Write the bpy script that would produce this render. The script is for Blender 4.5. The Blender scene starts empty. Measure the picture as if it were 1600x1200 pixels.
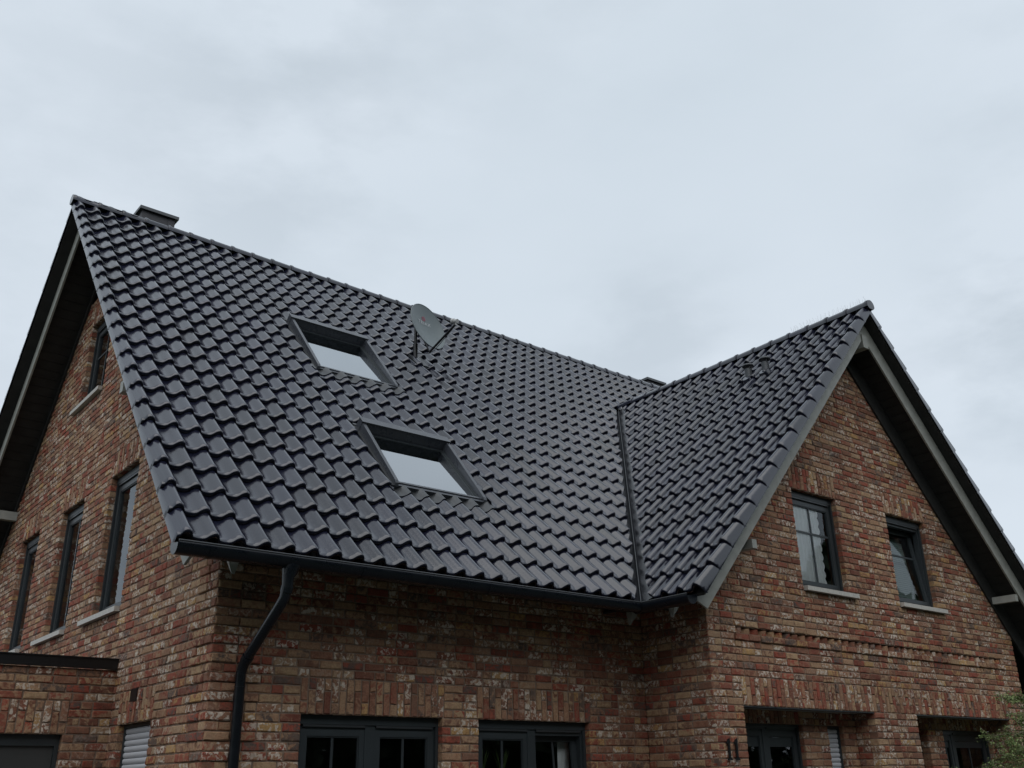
import bpy, bmesh, math, random
from mathutils import Vector as V, Matrix
random.seed(11)
R = math.radians
C = bpy.context.scene.collection
SC = bpy.context.scene

# ------------------------------------------------------------------ camera
FPX, YAW, PIT, ROL = 1514.75, 0.68397, 0.39215, -0.01858
CAM = V((-2.70713, -7.25223, -1.77201))
cy_, sy_ = math.cos(YAW), math.sin(YAW)
FW = V((sy_*math.cos(PIT), cy_*math.cos(PIT), math.sin(PIT)))
RT = V((cy_, -sy_, 0)); UP = RT.cross(FW)
RT2 = RT*math.cos(ROL)+UP*math.sin(ROL); UP2 = -RT*math.sin(ROL)+UP*math.cos(ROL)
cd = bpy.data.cameras.new('camera'); cam = bpy.data.objects.new('camera', cd); C.objects.link(cam)
cd.sensor_width = 36; cd.lens = 36*FPX/1600; cd.clip_end = 3000; cd.clip_start = .05
cam.matrix_world = Matrix((( RT2.x, UP2.x, -FW.x, CAM.x), (RT2.y, UP2.y, -FW.y, CAM.y), (RT2.z, UP2.z, -FW.z, CAM.z), (0, 0, 0, 1)))
SC.camera = cam
def project(p):
    d = V(p)-CAM; z = d.dot(FW)
    if z < .1: return None
    return 800+FPX*d.dot(RT2)/z, 600-FPX*d.dot(UP2)/z, z

# ------------------------------------------------------------------ sky, sun, exposure
SUN_EL, SUN_AZ = R(58), R(218)          # azimuth from +Y towards +X
w = bpy.data.worlds.new('World'); SC.world = w; w.use_nodes = True
nt = w.node_tree; nt.nodes.clear()
def N(t, typ, **k):
    n = t.nodes.new(typ)
    for a, b in k.items():
        if a.startswith('i_'): n.inputs[int(a[2:]) if a[2:].isdigit() else a[2:].replace('_', ' ')].default_value = b
        else: setattr(n, a, b)
    return n
sky = N(nt, 'ShaderNodeTexSky', sky_type='NISHITA', sun_disc=False, sun_elevation=SUN_EL, sun_rotation=SUN_AZ)
skys = N(nt, 'ShaderNodeVectorMath', operation='SCALE'); skys.inputs['Scale'].default_value = .10
nt.links.new(sky.outputs[0], skys.inputs[0])
tc = N(nt, 'ShaderNodeTexCoord')
mp = N(nt, 'ShaderNodeMapping'); mp.inputs['Scale'].default_value = (1, 1, 2.2); mp.inputs['Location'].default_value = (3.1, .4, .7)
nt.links.new(tc.outputs['Generated'], mp.inputs['Vector'])
n1 = N(nt, 'ShaderNodeTexNoise'); n1.inputs['Scale'].default_value = 1.7; n1.inputs['Detail'].default_value = 5; n1.inputs['Roughness'].default_value = .48
nt.links.new(mp.outputs[0], n1.inputs['Vector'])
cr = N(nt, 'ShaderNodeValToRGB'); e = cr.color_ramp.elements
e[0].position = .3; e[0].color = (.665, .75, .828, 1); e[1].position = .62; e[1].color = (.73, .806, .885, 1)
nt.links.new(n1.outputs['Fac'], cr.inputs[0])
def blob(dx, r_in, r_out):
    d = N(nt, 'ShaderNodeVectorMath', operation='DISTANCE'); nt.links.new(tc.outputs['Generated'], d.inputs[0]); d.inputs[1].default_value = dx
    h = N(nt, 'ShaderNodeMapRange', interpolation_type='SMOOTHSTEP'); h.inputs[1].default_value = r_out; h.inputs[2].default_value = r_in; nt.links.new(d.outputs['Value'], h.inputs[0]); return h.outputs[0]
def pixdir(x, y): return tuple((FW+RT2*((x-800)/FPX)-UP2*((y-600)/FPX)).normalized())
n3 = N(nt, 'ShaderNodeTexNoise'); n3.inputs['Scale'].default_value = 5.5; n3.inputs['Detail'].default_value = 7; n3.inputs['Roughness'].default_value = .55
nt.links.new(mp.outputs[0], n3.inputs['Vector'])
h3 = N(nt, 'ShaderNodeMapRange'); h3.inputs[1].default_value = .42; h3.inputs[2].default_value = .66; nt.links.new(n3.outputs['Fac'], h3.inputs[0])
col = cr.outputs[0]
for (x, y, r1, r2, k) in ((430, 230, .02, .26, .36), (1600, 560, .02, .16, .55), (1020, 540, .02, .16, .35), (-700, 300, .1, .5, .5), (2300, 100, .1, .5, .45), (700, -700, .1, .6, .4)):
    mm = N(nt, 'ShaderNodeMath', operation='MULTIPLY'); nt.links.new(blob(pixdir(x, y), r1, r2), mm.inputs[0]); nt.links.new(h3.outputs[0], mm.inputs[1])
    m2_ = N(nt, 'ShaderNodeMath', operation='MULTIPLY'); m2_.inputs[1].default_value = k; nt.links.new(mm.outputs[0], m2_.inputs[0])
    xx = N(nt, 'ShaderNodeMix', data_type='RGBA'); nt.links.new(m2_.outputs[0], xx.inputs[0]); nt.links.new(col, xx.inputs[6]); xx.inputs[7].default_value = (.43, .50, .565, 1); col = xx.outputs[2]
mx = N(nt, 'ShaderNodeMix', data_type='RGBA'); mx.inputs[0].default_value = .93
nt.links.new(skys.outputs[0], mx.inputs[6]); nt.links.new(col, mx.inputs[7])
bg = N(nt, 'ShaderNodeBackground'); nt.links.new(mx.outputs[2], bg.inputs[0])
wo = N(nt, 'ShaderNodeOutputWorld'); nt.links.new(bg.outputs[0], wo.inputs[0])
sl = bpy.data.lights.new('sun', 'SUN'); sl.energy = 1.35; sl.angle = R(75); sl.color = (1, .975, .94)
so = bpy.data.objects.new('sun', sl); C.objects.link(so)
so.rotation_euler = V((-math.sin(SUN_AZ)*math.cos(SUN_EL), -math.cos(SUN_AZ)*math.cos(SUN_EL), -math.sin(SUN_EL))).to_track_quat('-Z', 'Y').to_euler()
SC.view_settings.view_transform = 'Standard'; SC.view_settings.look = 'None'
SC.view_settings.exposure = 0; SC.view_settings.gamma = 1; SC.view_settings.use_curve_mapping = False
try: SC.cycles.max_bounces = 8; SC.cycles.transparent_max_bounces = 12
except Exception: pass

# ------------------------------------------------------------------ materials
def mat(name, col, rough=.6, metal=0, spec=.5, noise=0, nscale=20, bump=0, bscale=60, rnoise=0, emit=None):
    m = bpy.data.materials.new(name); m.use_nodes = True; t = m.node_tree
    b = t.nodes['Principled BSDF']
    b.inputs['Base Color'].default_value = (*col, 1); b.inputs['Roughness'].default_value = rough
    b.inputs['Metallic'].default_value = metal; b.inputs['Specular IOR Level'].default_value = spec
    g = N(t, 'ShaderNodeNewGeometry')
    if noise:
        n = N(t, 'ShaderNodeTexNoise'); n.inputs['Scale'].default_value = nscale; n.inputs['Detail'].default_value = 6
        t.links.new(g.outputs['Position'], n.inputs['Vector'])
        h = N(t, 'ShaderNodeMapRange'); h.inputs[1].default_value = .3; h.inputs[2].default_value = .7; h.inputs[3].default_value = 1-noise; h.inputs[4].default_value = 1+noise
        t.links.new(n.outputs['Fac'], h.inputs[0])
        s = N(t, 'ShaderNodeVectorMath', operation='SCALE'); s.inputs[0].default_value = col
        t.links.new(h.outputs[0], s.inputs['Scale']); t.links.new(s.outputs[0], b.inputs['Base Color'])
    if rnoise:
        n = N(t, 'ShaderNodeTexNoise'); n.inputs['Scale'].default_value = 9; n.inputs['Detail'].default_value = 5
        t.links.new(g.outputs['Position'], n.inputs['Vector'])
        h = N(t, 'ShaderNodeMapRange'); h.inputs[1].default_value = .3; h.inputs[2].default_value = .7; h.inputs[3].default_value = rough-rnoise; h.inputs[4].default_value = rough+rnoise
        t.links.new(n.outputs['Fac'], h.inputs[0]); t.links.new(h.outputs[0], b.inputs['Roughness'])
    if bump:
        n = N(t, 'ShaderNodeTexNoise'); n.inputs['Scale'].default_value = bscale; n.inputs['Detail'].default_value = 6
        t.links.new(g.outputs['Position'], n.inputs['Vector'])
        bp = N(t, 'ShaderNodeBump'); bp.inputs['Strength'].default_value = bump; bp.inputs['Distance'].default_value = .01
        t.links.new(n.outputs['Fac'], bp.inputs['Height']); t.links.new(bp.outputs[0], b.inputs['Normal'])
    return m

def rnd_socket(t, mul=1.0, add=0.0):
    """random value per piece: object random for single pieces, attribute inside joined meshes"""
    a = N(t, 'ShaderNodeAttribute', attribute_name='rnd'); o = N(t, 'ShaderNodeObjectInfo')
    s = N(t, 'ShaderNodeMath', operation='ADD'); t.links.new(a.outputs['Fac'], s.inputs[0]); t.links.new(o.outputs['Random'], s.inputs[1])
    m = N(t, 'ShaderNodeMath', operation='MULTIPLY_ADD'); m.inputs[1].default_value = mul; m.inputs[2].default_value = add
    t.links.new(s.outputs[0], m.inputs[0])
    f = N(t, 'ShaderNodeMath', operation='FRACT'); t.links.new(m.outputs[0], f.inputs[0])
    return f.outputs[0]

def brick_mat():
    m = bpy.data.materials.new('reclaimed_brick'); m.use_nodes = True; t = m.node_tree; L = t.links.new
    b = t.nodes['Principled BSDF']; b.inputs['Roughness'].default_value = .9; b.inputs['Specular IOR Level'].default_value = .25
    pal = N(t, 'ShaderNodeValToRGB'); pal.color_ramp.interpolation = 'CONSTANT'
    cols = [(0.352, 0.212, 0.126), (0.275, 0.061, 0.041), (0.375, 0.229, 0.137), (0.182, 0.068, 0.044), (0.300, 0.145, 0.091), (0.451, 0.307, 0.178), (0.223, 0.100, 0.065),
            (0.358, 0.206, 0.123), (0.311, 0.069, 0.044), (0.282, 0.140, 0.089), (0.404, 0.256, 0.154), (0.100, 0.077, 0.069), (0.364, 0.212, 0.128), (0.158, 0.047, 0.033),
            (0.311, 0.167, 0.104), (0.469, 0.285, 0.119), (0.264, 0.106, 0.067), (0.404, 0.279, 0.178), (0.187, 0.095, 0.065), (0.246, 0.061, 0.041)]
    el = pal.color_ramp.elements
    while len(el) < len(cols): el.new(.5)
    for i, c in enumerate(cols): el[i].position = i/len(cols); el[i].color = (*c, 1)
    L(rnd_socket(t), pal.inputs[0])
    g = N(t, 'ShaderNodeNewGeometry')
    def noise(scale, detail, rough=.5, dist=0):
        n = N(t, 'ShaderNodeTexNoise'); n.inputs['Scale'].default_value = scale; n.inputs['Detail'].default_value = detail
        n.inputs['Roughness'].default_value = rough; n.inputs['Distortion'].default_value = dist
        L(g.outputs['Position'], n.inputs['Vector']); return n.outputs['Fac']
    def rng(s, a, b2, c, d):
        h = N(t, 'ShaderNodeMapRange'); h.inputs[1].default_value = a; h.inputs[2].default_value = b2; h.inputs[3].default_value = c; h.inputs[4].default_value = d
        L(s, h.inputs[0]); return h.outputs[0]
    def mixc(f, a, b2):
        x = N(t, 'ShaderNodeMix', data_type='RGBA')
        if isinstance(f, float): x.inputs[0].default_value = f
        else: L(f, x.inputs[0])
        for i, s in ((6, a), (7, b2)):
            if isinstance(s, tuple): x.inputs[i].default_value = (*s, 1)
            else: L(s, x.inputs[i])
        return x.outputs[2]
    def mul(a, b2):
        x = N(t, 'ShaderNodeMath', operation='MULTIPLY')
        L(a, x.inputs[0])
        if isinstance(b2, float): x.inputs[1].default_value = b2
        else: L(b2, x.inputs[1])
        return x.outputs[0]
    pal2 = N(t, 'ShaderNodeValToRGB'); pal2.color_ramp.interpolation = 'CONSTANT'; el = pal2.color_ramp.elements
    while len(el) < len(cols): el.new(.5)
    for i, c in enumerate(cols): el[i].position = i/len(cols); el[i].color = (*c, 1)
    L(rnd_socket(t, 3.37, .17), pal2.inputs[0])
    # every brick is burnt from two clays, in soft blotches
    c1 = mixc(rng(noise(17, 5, .62, .8), .47, .58, 0, 1), pal.outputs[0], pal2.outputs[0])
    c1 = mixc(mul(rng(noise(31, 5, .6), .5, .68, 0, 1), .45), c1, (.24, .085, .045))
    c1 = mixc(.04, c1, (.34, .20, .13))
    # pale lime and mortar smears, strong on some bricks only
    sm = mul(rng(noise(27, 5, .6, .5), .505, .56, 0, 1), rng(rnd_socket(t, 7.3, .31), .60, .76, 0, 1))
    c2 = mixc(mul(sm, .92), c1, (.64, .56, .47))
    # thin mortar haze over everything
    c2 = mixc(mul(rng(noise(9, 5, .6), .38, .66, 0, 1), .28), c2, (.27, .18, .12))
    dk = rng(noise(70, 4, .7), .3, .7, .72, 1.2)
    s = N(t, 'ShaderNodeVectorMath', operation='SCALE'); L(c2, s.inputs[0]); L(dk, s.inputs['Scale'])
    s2 = N(t, 'ShaderNodeVectorMath', operation='SCALE'); L(s.outputs[0], s2.inputs[0]); L(rng(noise(.9, 3), .3, .7, .84, 1.12), s2.inputs['Scale'])
    L(s2.outputs[0], b.inputs['Base Color'])
    bp = N(t, 'ShaderNodeBump'); bp.inputs['Strength'].default_value = .8; bp.inputs['Distance'].default_value = .006
    L(noise(55, 8, .7), bp.inputs['Height']); L(bp.outputs[0], b.inputs['Normal'])
    return m

def tile_mat(name, col):
    m = bpy.data.materials.new(name); m.use_nodes = True; t = m.node_tree; L = t.links.new
    b = t.nodes['Principled BSDF']; b.inputs['Specular IOR Level'].default_value = .74; b.inputs['Coat Weight'].default_value = .12; b.inputs['Coat Roughness'].default_value = .10; b.inputs['Coat IOR'].default_value = 1.6
    g = N(t, 'ShaderNodeNewGeometry')
    h = N(t, 'ShaderNodeMapRange'); h.inputs[3].default_value = .7; h.inputs[4].default_value = 1.6; L(rnd_socket(t, 5.1), h.inputs[0])
    s = N(t, 'ShaderNodeVectorMath', operation='SCALE'); s.inputs[0].default_value = col; L(h.outputs[0], s.inputs['Scale'])
    L(s.outputs[0], b.inputs['Base Color'])
    n = N(t, 'ShaderNodeTexNoise'); n.inputs['Scale'].default_value = 30; n.inputs['Detail'].default_value = 6; L(g.outputs['Position'], n.inputs['Vector'])
    r = N(t, 'ShaderNodeMapRange'); r.inputs[1].default_value = .3; r.inputs[2].default_value = .7; r.inputs[3].default_value = .09; r.inputs[4].default_value = .19
    L(n.outputs['Fac'], r.inputs[0])
    r2 = N(t, 'ShaderNodeMapRange'); r2.inputs[3].default_value = -.02; r2.inputs[4].default_value = .08; L(rnd_socket(t, 3.7, .2), r2.inputs[0])
    a = N(t, 'ShaderNodeMath', operation='ADD'); L(r.outputs[0], a.inputs[0]); L(r2.outputs[0], a.inputs[1]); L(a.outputs[0], b.inputs['Roughness'])
    n2 = N(t, 'ShaderNodeTexNoise'); n2.inputs['Scale'].default_value = 55; n2.inputs['Detail'].default_value = 4; L(g.outputs['Position'], n2.inputs['Vector'])
    bp = N(t, 'ShaderNodeBump'); bp.inputs['Strength'].default_value = .12; bp.inputs['Distance'].default_value = .004
    L(n2.outputs['Fac'], bp.inputs['Height']); L(bp.outputs[0], b.inputs['Normal'])
    return m

def glass_mat(name, ior=1.55, tint=(.75, .8, .78), boost=1.0):
    m = bpy.data.materials.new(name); m.use_nodes = True; t = m.node_tree; t.nodes.clear(); L = t.links.new
    o = N(t, 'ShaderNodeOutputMaterial'); f = N(t, 'ShaderNodeFresnel'); f.inputs[0].default_value = ior
    k = N(t, 'ShaderNodeMath', operation='MULTIPLY', use_clamp=True); k.inputs[1].default_value = boost; L(f.outputs[0], k.inputs[0])
    tr = N(t, 'ShaderNodeBsdfTransparent'); tr.inputs[0].default_value = (*tint, 1)
    gl = N(t, 'ShaderNodeBsdfGlossy'); gl.inputs['Roughness'].default_value = .015; gl.inputs['Color'].default_value = (.93, .97, 1, 1)
    x = N(t, 'ShaderNodeMixShader'); L(k.outputs[0], x.inputs[0]); L(tr.outputs[0], x.inputs[1]); L(gl.outputs[0], x.inputs[2]); L(x.outputs[0], o.inputs[0])
    return m

M = dict(
    brick=brick_mat(),
    mortar=mat('mortar', (.225, .165, .125), .95, noise=.25, nscale=25, bump=.5, bscale=120, spec=.2),
    tile=tile_mat('anthracite_tile', (.008, .009, .0185)),
    deck=mat('roof_underlay', (.02, .02, .022), .9),
    lead=mat('valley_lead', (.014, .015, .018), .20, noise=.3, nscale=14, rnoise=.06),
    flash=mat('flashing', (.05, .054, .058), .38, metal=.3, rnoise=.08),
    gutter=mat('gutter_zinc', (.004, .006, .010), .30, metal=.0, rnoise=.08),
    barge=mat('grey_green_paint', (.33, .335, .305), .55, noise=.12, nscale=9, bump=.15, bscale=200),
    soffit=mat('dark_stained_wood', (.022, .022, .021), .75, noise=.3, nscale=6, bump=.3, bscale=80),
    frame=mat('anthracite_frame', (.030, .037, .041), .42, noise=.08, nscale=5),
    sill=mat('light_stone', (.50, .48, .44), .7, noise=.12, nscale=40, bump=.2, bscale=200),
    slat=mat('shutter_grey', (.52, .53, .56), .45),
    glass=glass_mat('window_glass', 1.5, (.96, .98, .97)),
    roofglass=glass_mat('coated_roof_glass', 2.6, (.35, .42, .40), 1.9),
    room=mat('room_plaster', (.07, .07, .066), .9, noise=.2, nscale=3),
    curtain=mat('net_curtain', (.90, .91, .92), .85),
    blind=mat('pale_green_blind', (.22, .28, .27), .8),
    dish=mat('dish_grey', (.115, .14, .145), .38, noise=.06, nscale=3),
    black=mat('black_metal', (.006, .006, .007), .4),
    lnb=mat('pale_plastic', (.42, .42, .41), .45),
    white=mat('faded_white_print', (.42, .44, .45), .6),
    red=mat('faded_red_print', (.32, .05, .09), .6),
    casing=mat('skylight_casing', (.05, .055, .065), .3, rnoise=.08),
    slate=mat('chimney_cladding', (.028, .026, .030), .5, noise=.25, nscale=12, bump=.2, bscale=60),
    cap=mat('chimney_cap_metal', (.075, .08, .085), .45, metal=.3),
    garage=mat('garage_door_grey', (.05, .052, .052), .4, noise=.1, nscale=2),
    bark=mat('twig_bark', (.20, .17, .12), .9, noise=.3, nscale=30),
    leaf=mat('leaf_green', (.10, .16, .045), .6, noise=.5, nscale=9),
    leaf2=mat('leaf_pale', (.24, .32, .11), .6, noise=.4, nscale=11),
    leafd=mat('dark_foliage', (.03, .05, .018), .6, noise=.5, nscale=2),
    pot=mat('clay_pot', (.22, .11, .07), .8),
    grass=mat('ground_grass', (.032, .045, .02), .95, noise=.4, nscale=3, bump=.6, bscale=40),
    paving=mat('grey_paving', (.05, .05, .05), .85, noise=.2, nscale=3, bump=.3, bscale=60),
    steel=mat('spike_steel', (.5, .5, .5), .35, metal=.8),
)

# ------------------------------------------------------------------ helpers
class MB:
    def __init__(s): s.v = []; s.f = []; s.r = []; s.rn = 0.0; s.sm = []
    def add(s, vs, fs, smooth=False):
        o = len(s.v); s.v += [tuple(p) for p in vs]
        for f in fs: s.f.append(tuple(i+o for i in f)); s.r.append(s.rn); s.sm.append(smooth)
    def box(s, c, d, fr=None):
        """c centre, d full size; fr = (O,U,Vv,Nn) frame"""
        c = V(c); hx, hy, hz = d[0]/2, d[1]/2, d[2]/2
        ps = [c+V((x*hx, y*hy, z*hz)) for x in (-1, 1) for y in (-1, 1) for z in (-1, 1)]
        if fr: ps = [fr[0]+fr[1]*p.x+fr[2]*p.y+fr[3]*p.z for p in ps]
        s.add(ps, [(0, 1, 3, 2), (4, 6, 7, 5), (0, 4, 5, 1), (2, 3, 7, 6), (0, 2, 6, 4), (1, 5, 7, 3)])
    def bx(s, a, b, fr=None): s.box([(a[i]+b[i])/2 for i in range(3)], [abs(b[i]-a[i]) for i in range(3)], fr)
    def prism(s, pts, d):
        """extrude polygon pts along vector d"""
        n = len(pts); d = V(d); ps = [V(p) for p in pts]+[V(p)+d for p in pts]
        s.add(ps, [tuple(range(n))[::-1], tuple(range(n, 2*n))]+[(i, (i+1) % n, (i+1) % n+n, i+n) for i in range(n)])
    def sweep(s, path, prof_fn, closed=False, smooth=True, cap=True):
        rings = [prof_fn(i, p) for i, p in enumerate(path)]; m = len(rings[0]); vs = [q for r_ in rings for q in r_]; fs = []
        for i in range(len(path)-1):
            for j in range(m if closed else m-1):
                k = (j+1) % m; fs.append((i*m+j, i*m+k, (i+1)*m+k, (i+1)*m+j))
        s.add(vs, fs, smooth)
        if cap and closed:
            s.add(rings[0], [tuple(range(m))[::-1]]); s.add(rings[-1], [tuple(range(m))])
    def tube(s, path, r, n=8, smooth=True):
        path = [V(p) for p in path]; rr = r if isinstance(r, (list, tuple)) else [r]*len(path)
        def pf(i, p):
            t = (path[min(i+1, len(path)-1)]-path[max(i-1, 0)]).normalized()
            a = t.orthogonal().normalized() if i == 0 or not hasattr(s, '_a') else (s._a-t*s._a.dot(t)).normalized()
            s._a = a; b = t.cross(a)
            return [p+(a*math.cos(q*2*math.pi/n)+b*math.sin(q*2*math.pi/n))*rr[i] for q in range(n)]
        if hasattr(s, '_a'): del s._a
        s.sweep(path, pf, True, smooth)
    def build(s, name, m, parent=None, origin=None, kind=None, attr=False):
        if origin is None:
            n = len(s.v); origin = V((sum(p[0] for p in s.v)/n, sum(p[1] for p in s.v)/n, sum(p[2] for p in s.v)/n))
        origin = V(origin)
        me = bpy.data.meshes.new(name); me.from_pydata([tuple(V(p)-origin) for p in s.v], [], s.f)
        ms = m if isinstance(m, list) else [m]
        for x in ms: me.materials.append(x)
        me.polygons.foreach_set('use_smooth', s.sm)
        if attr:
            at = me.attributes.new('rnd', 'FLOAT', 'FACE'); at.data.foreach_set('value', s.r)
        me.update()
        o = bpy.data.objects.new(name, me); C.objects.link(o)
        setparent(o, parent, origin)
        if kind: o['kind'] = kind
        return o
def setparent(o, parent, loc):
    o.location = loc
    if parent is not None:
        o.parent = parent; o.location = V(loc)-WORLD[parent.name]
    WORLD[o.name] = V(loc)
WORLD = {}
def thing(name, loc, label, cat, group=None):
    o = bpy.data.objects.new(name, None); C.objects.link(o); o.location = loc; WORLD[o.name] = V(loc)
    tag(o, label, cat, group); return o
def tag(o, label, cat, group=None):
    o['label'] = label; o['category'] = cat
    if group: o['group'] = group
    return o

# ------------------------------------------------------------------ dimensions
TH = .80898; TH2 = .81305; TM, TM2 = math.tan(TH), math.tan(TH2)
CW, SL = .216, .35927
D = 5.6626; ZR = D*TM
XW0, XW = 4.92, 9.10; HW = (XW-XW0)*TM2
YV = HW/TM                                   # where the wing ridge meets the main slope
GY = -.87                                    # verge edge of the wing
GROUND = -3.37
CH = .0757; Z0 = -1.18
def zc(k): return Z0+k*CH
W0, W1, WY, WX, WXR = .51, .65, -.33, 5.57, 12.53
BACK = 2*D-W1
house = thing('brick_house', (5, 3, GROUND), 'large brick house with steep black tiled roof and a front cross gable', 'house')

# ------------------------------------------------------------------ ground
g = MB(); S = 600
g.add([(-S, -S, GROUND), (S, -S, GROUND), (S, S, GROUND), (-S, S, GROUND)], [(0, 1, 2, 3)])
g.build('ground', M['grass'], origin=(0, 0, GROUND), kind='structure')
g = MB(); z = GROUND+.004
g.add([(-4, -5.5, z), (13.5, -5.5, z), (13.5, .65, z), (-4, 3.0, z)], [(0, 1, 2, 3)])
g.build('pavement', M['paving'], origin=(5, -2, z), kind='structure')

# ------------------------------------------------------------------ bricks
BR = []      # every brick of the house: (score, points, faces, wallindex)
def brick_geo(fr, u0, u1, v0, v1, proud=0, depth=.10, ch=.005):
    """rumbled brick: eight-point outline with a chipped edge and slightly domed face"""
    O, U, W, Nn = fr; j = lambda a: random.uniform(-a, a)
    u0 += random.uniform(0, .003); u1 -= random.uniform(0, .003); uu, vv = (u0+u1)/2+j(.02), (v0+v1)/2
    base = [(u0, v0), ((u0*.6+u1*.4), v0), (u1, v0), (u1, vv), (u1, v1), (uu, v1), (u0, v1), (u0, vv)]
    base = [(a+j(.0022), b+j(.003)) for a, b in base]
    c = [max(.003, ch+.002+j(.004)) for _ in base]
    pr = proud+j(.003)
    tl, tv = j(.0015), j(.0015)
    front = []
    for (a, b), q in zip(base, c):
        da = (uu-a); db = (vv-b)
        sa = 0 if abs(da) < .03 else math.copysign(q, da); sb = 0 if abs(db) < .012 else math.copysign(q, db)
        front.append((a+sa, b+sb))
    P = lambda a, b, n: O+U*a+W*b+Nn*n
    vs = [P(a, b, pr-depth) for a, b in base]+[P(a, b, pr-.008) for a, b in base]+[P(a, b, pr+j(.001)+tl*(1 if a > uu else -1)+tv*(1 if b > vv else -1)) for a, b in front]+[P(uu, vv, pr+.001)]
    fs = []
    for i in range(8):
        k = (i+1) % 8; fs += [(i, k, 8+k, 8+i), (8+i, 8+k, 16+k, 16+i), (16+i, 16+k, 24)]
    return vs, fs
def visible_score(vs, n):
    c = V((0, 0, 0))
    for p in vs[16:24]: c += p
    c /= 8
    q = project(c)
    if not q or not (-5 < q[0] < 1605 and -5 < q[1] < 1210): return -q[2] if q else -99
    return 100*n.dot((CAM-c).normalized())/q[2]**2
class Wall:
    def __init__(s, fr, owner, label, kmin, kmax, interval, soldiers=(), proud=None, splits=(), reveal=.11, voids=(), store=None):
        """interval(k)-> list of (u0,u1,leftkind,rightkind)"""
        s.fr = fr; mort = MB(); O, U, W, Nn = fr; st = BR if store is None else store
        P = lambda a, b, n: O+U*a+W*b+Nn*n
        s.idx = len(WALLS); WALLS.append(s)
        def put(u0, u1, v0, v1, pr=0, depth=.10, ch=.005):
            vs, fs = brick_geo(fr, u0, u1, v0, v1, pr, depth, ch); st.append((visible_score(vs, Nn), vs, fs, s.idx))
        for k in range(kmin, kmax):
            v0, v1 = zc(k), zc(k+1)
            for it in interval(k):
                a, b = it[0], it[1]
                segs = [(a, b)]
                mort.add([P(a+.004, v0, -.010), P(b-.004, v0, -.010), P(b-.004, v1, -.010), P(a+.004, v1, -.010)], [(0, 1, 2, 3)])
                mort.add([P(a+.006, v0, -.010), P(a+.006, v1, -.010), P(a+.006, v1, -reveal), P(a+.006, v0, -reveal)], [(0, 1, 2, 3)])
                mort.add([P(b-.006, v0, -.010), P(b-.006, v1, -.010), P(b-.006, v1, -reveal), P(b-.006, v0, -reveal)], [(0, 3, 2, 1)])
                for so_ in soldiers:
                    if so_[2] <= k < so_[3]:
                        ns = []
                        for (p, q) in segs:
                            if so_[1] <= p or so_[0] >= q: ns.append((p, q)); continue
                            if so_[0] > p+.03: ns.append((p, so_[0]))
                            if so_[1] < q-.03: ns.append((so_[1], q))
                        segs = ns
                for sp, ks in splits:
                    if k < ks:
                        ns = []
                        for (p, q) in segs:
                            if p+.04 < sp < q-.04: ns += [(p, sp-.004), (sp+.004, q)]
                            else: ns.append((p, q))
                        segs = ns
                for (p, q) in segs:
                    x = p; first = True
                    while x < q-.02:
                        l = .212 if random.random() < .72 else .102
                        if first: l = .212 if k % 2 else .102; first = False
                        l += random.uniform(-.006, .006); rem = q-x
                        if rem < l+.075: l = rem if rem < .26 else rem/2-.006
                        elif rem-l-.011 < .09: l = rem-.102-.011
                        e2 = min(x+l, q)
                        put(x, e2, v0+.0055, v1-.0055, proud(k, (x+e2)/2) if proud else 0, .115)
                        x = e2+.011
        for so_ in soldiers:
            u = so_[0]; i = 0; v0, v1 = zc(so_[2])+.004, zc(so_[3])-.005; H = v1-v0
            n = max(1, round((so_[1]-so_[0])/CH)); pw = (so_[1]-so_[0])/n
            for i in range(n):
                a, b = u+i*pw+.005, u+(i+1)*pw-.005
                cut = v0+H*(.66 if i % 2 else .34)+random.uniform(-.006, .006)
                hole = any(vd[0] < (a+b)/2 < vd[1] for vd in voids)
                for (p, q) in ((v0, cut-.004), (cut+.004, v1)):
                    put(a, b, p, q, random.uniform(-.001, .002), .115)
        s.o = mort.build('wall', M['mortar'], owner, origin=O, kind=None)
        s.o['label'] = label
WALLS = []

def cut(iv, openings, k):
    """remove openings (u0,u1,k0,k1) from intervals at course k"""
    out = list(iv)
    for o in openings:
        if o[2] <= k < o[3]:
            ns = []
            for (p, q) in out:
                if o[1] <= p or o[0] >= q: ns.append((p, q)); continue
                if o[0] > p+.02: ns.append((p, o[0]))
                if o[1] < q-.02: ns.append((o[1], q))
            out = ns
    return out

KB = int((GROUND-Z0)/CH)                     # bottom course
X_, Y_, Z_ = V((1, 0, 0)), V((0, 1, 0)), V((0, 0, 1))
# left gable wall, u runs towards the camera (-y), outward -x
frL = (V((W0, 0, 0)), -Y_, Z_, -X_)
opL = [(-4.13, -3.18, 15, 37), (-6.07, -5.12, 15, 37), (-8.08, -7.13, 15, 37), (-6.10, -5.12, 56, 73), (-2.76, -1.89, -28, 0)]
def ivL(k):
    zm = zc(k)+CH*.5; ymin = max(W1, (zm+.36)/TM)
    return cut([(-(2*D-ymin), -ymin)], opL, k) if ymin < D-.05 else []
def prL(k, u): return (.014 if k % 2 else .002) if u > -W1-.40 else 0
soL = [(-4.17, -3.15, 37, 41), (-6.11, -5.09, 37, 41), (-8.12, -7.10, 37, 41), (-6.14, -5.09, 73, 77), (-2.80, -1.86, 0, 4)]
Wall(frL, house, 'side gable wall of mixed red and tan bricks', KB, 79, ivL, soL, prL)
# front wall
frF = (V((0, W1, 0)), X_, Z_, -Y_)
opF = [(1.355, 2.82, -15, 0), (3.245, 4.70, -15, 0)]
def ivF(k): return cut([(W0, WX+.012)], opF, k)
def prF(k, u): return (.014 if k % 2 else .002) if u < W0+.42 else 0
Wall(frF, house, 'shaded brick wall below the main gutter', KB, 22, ivF, [(1.335, 2.84, 0, 4), (3.225, 4.72, 0, 4)], prF)
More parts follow.
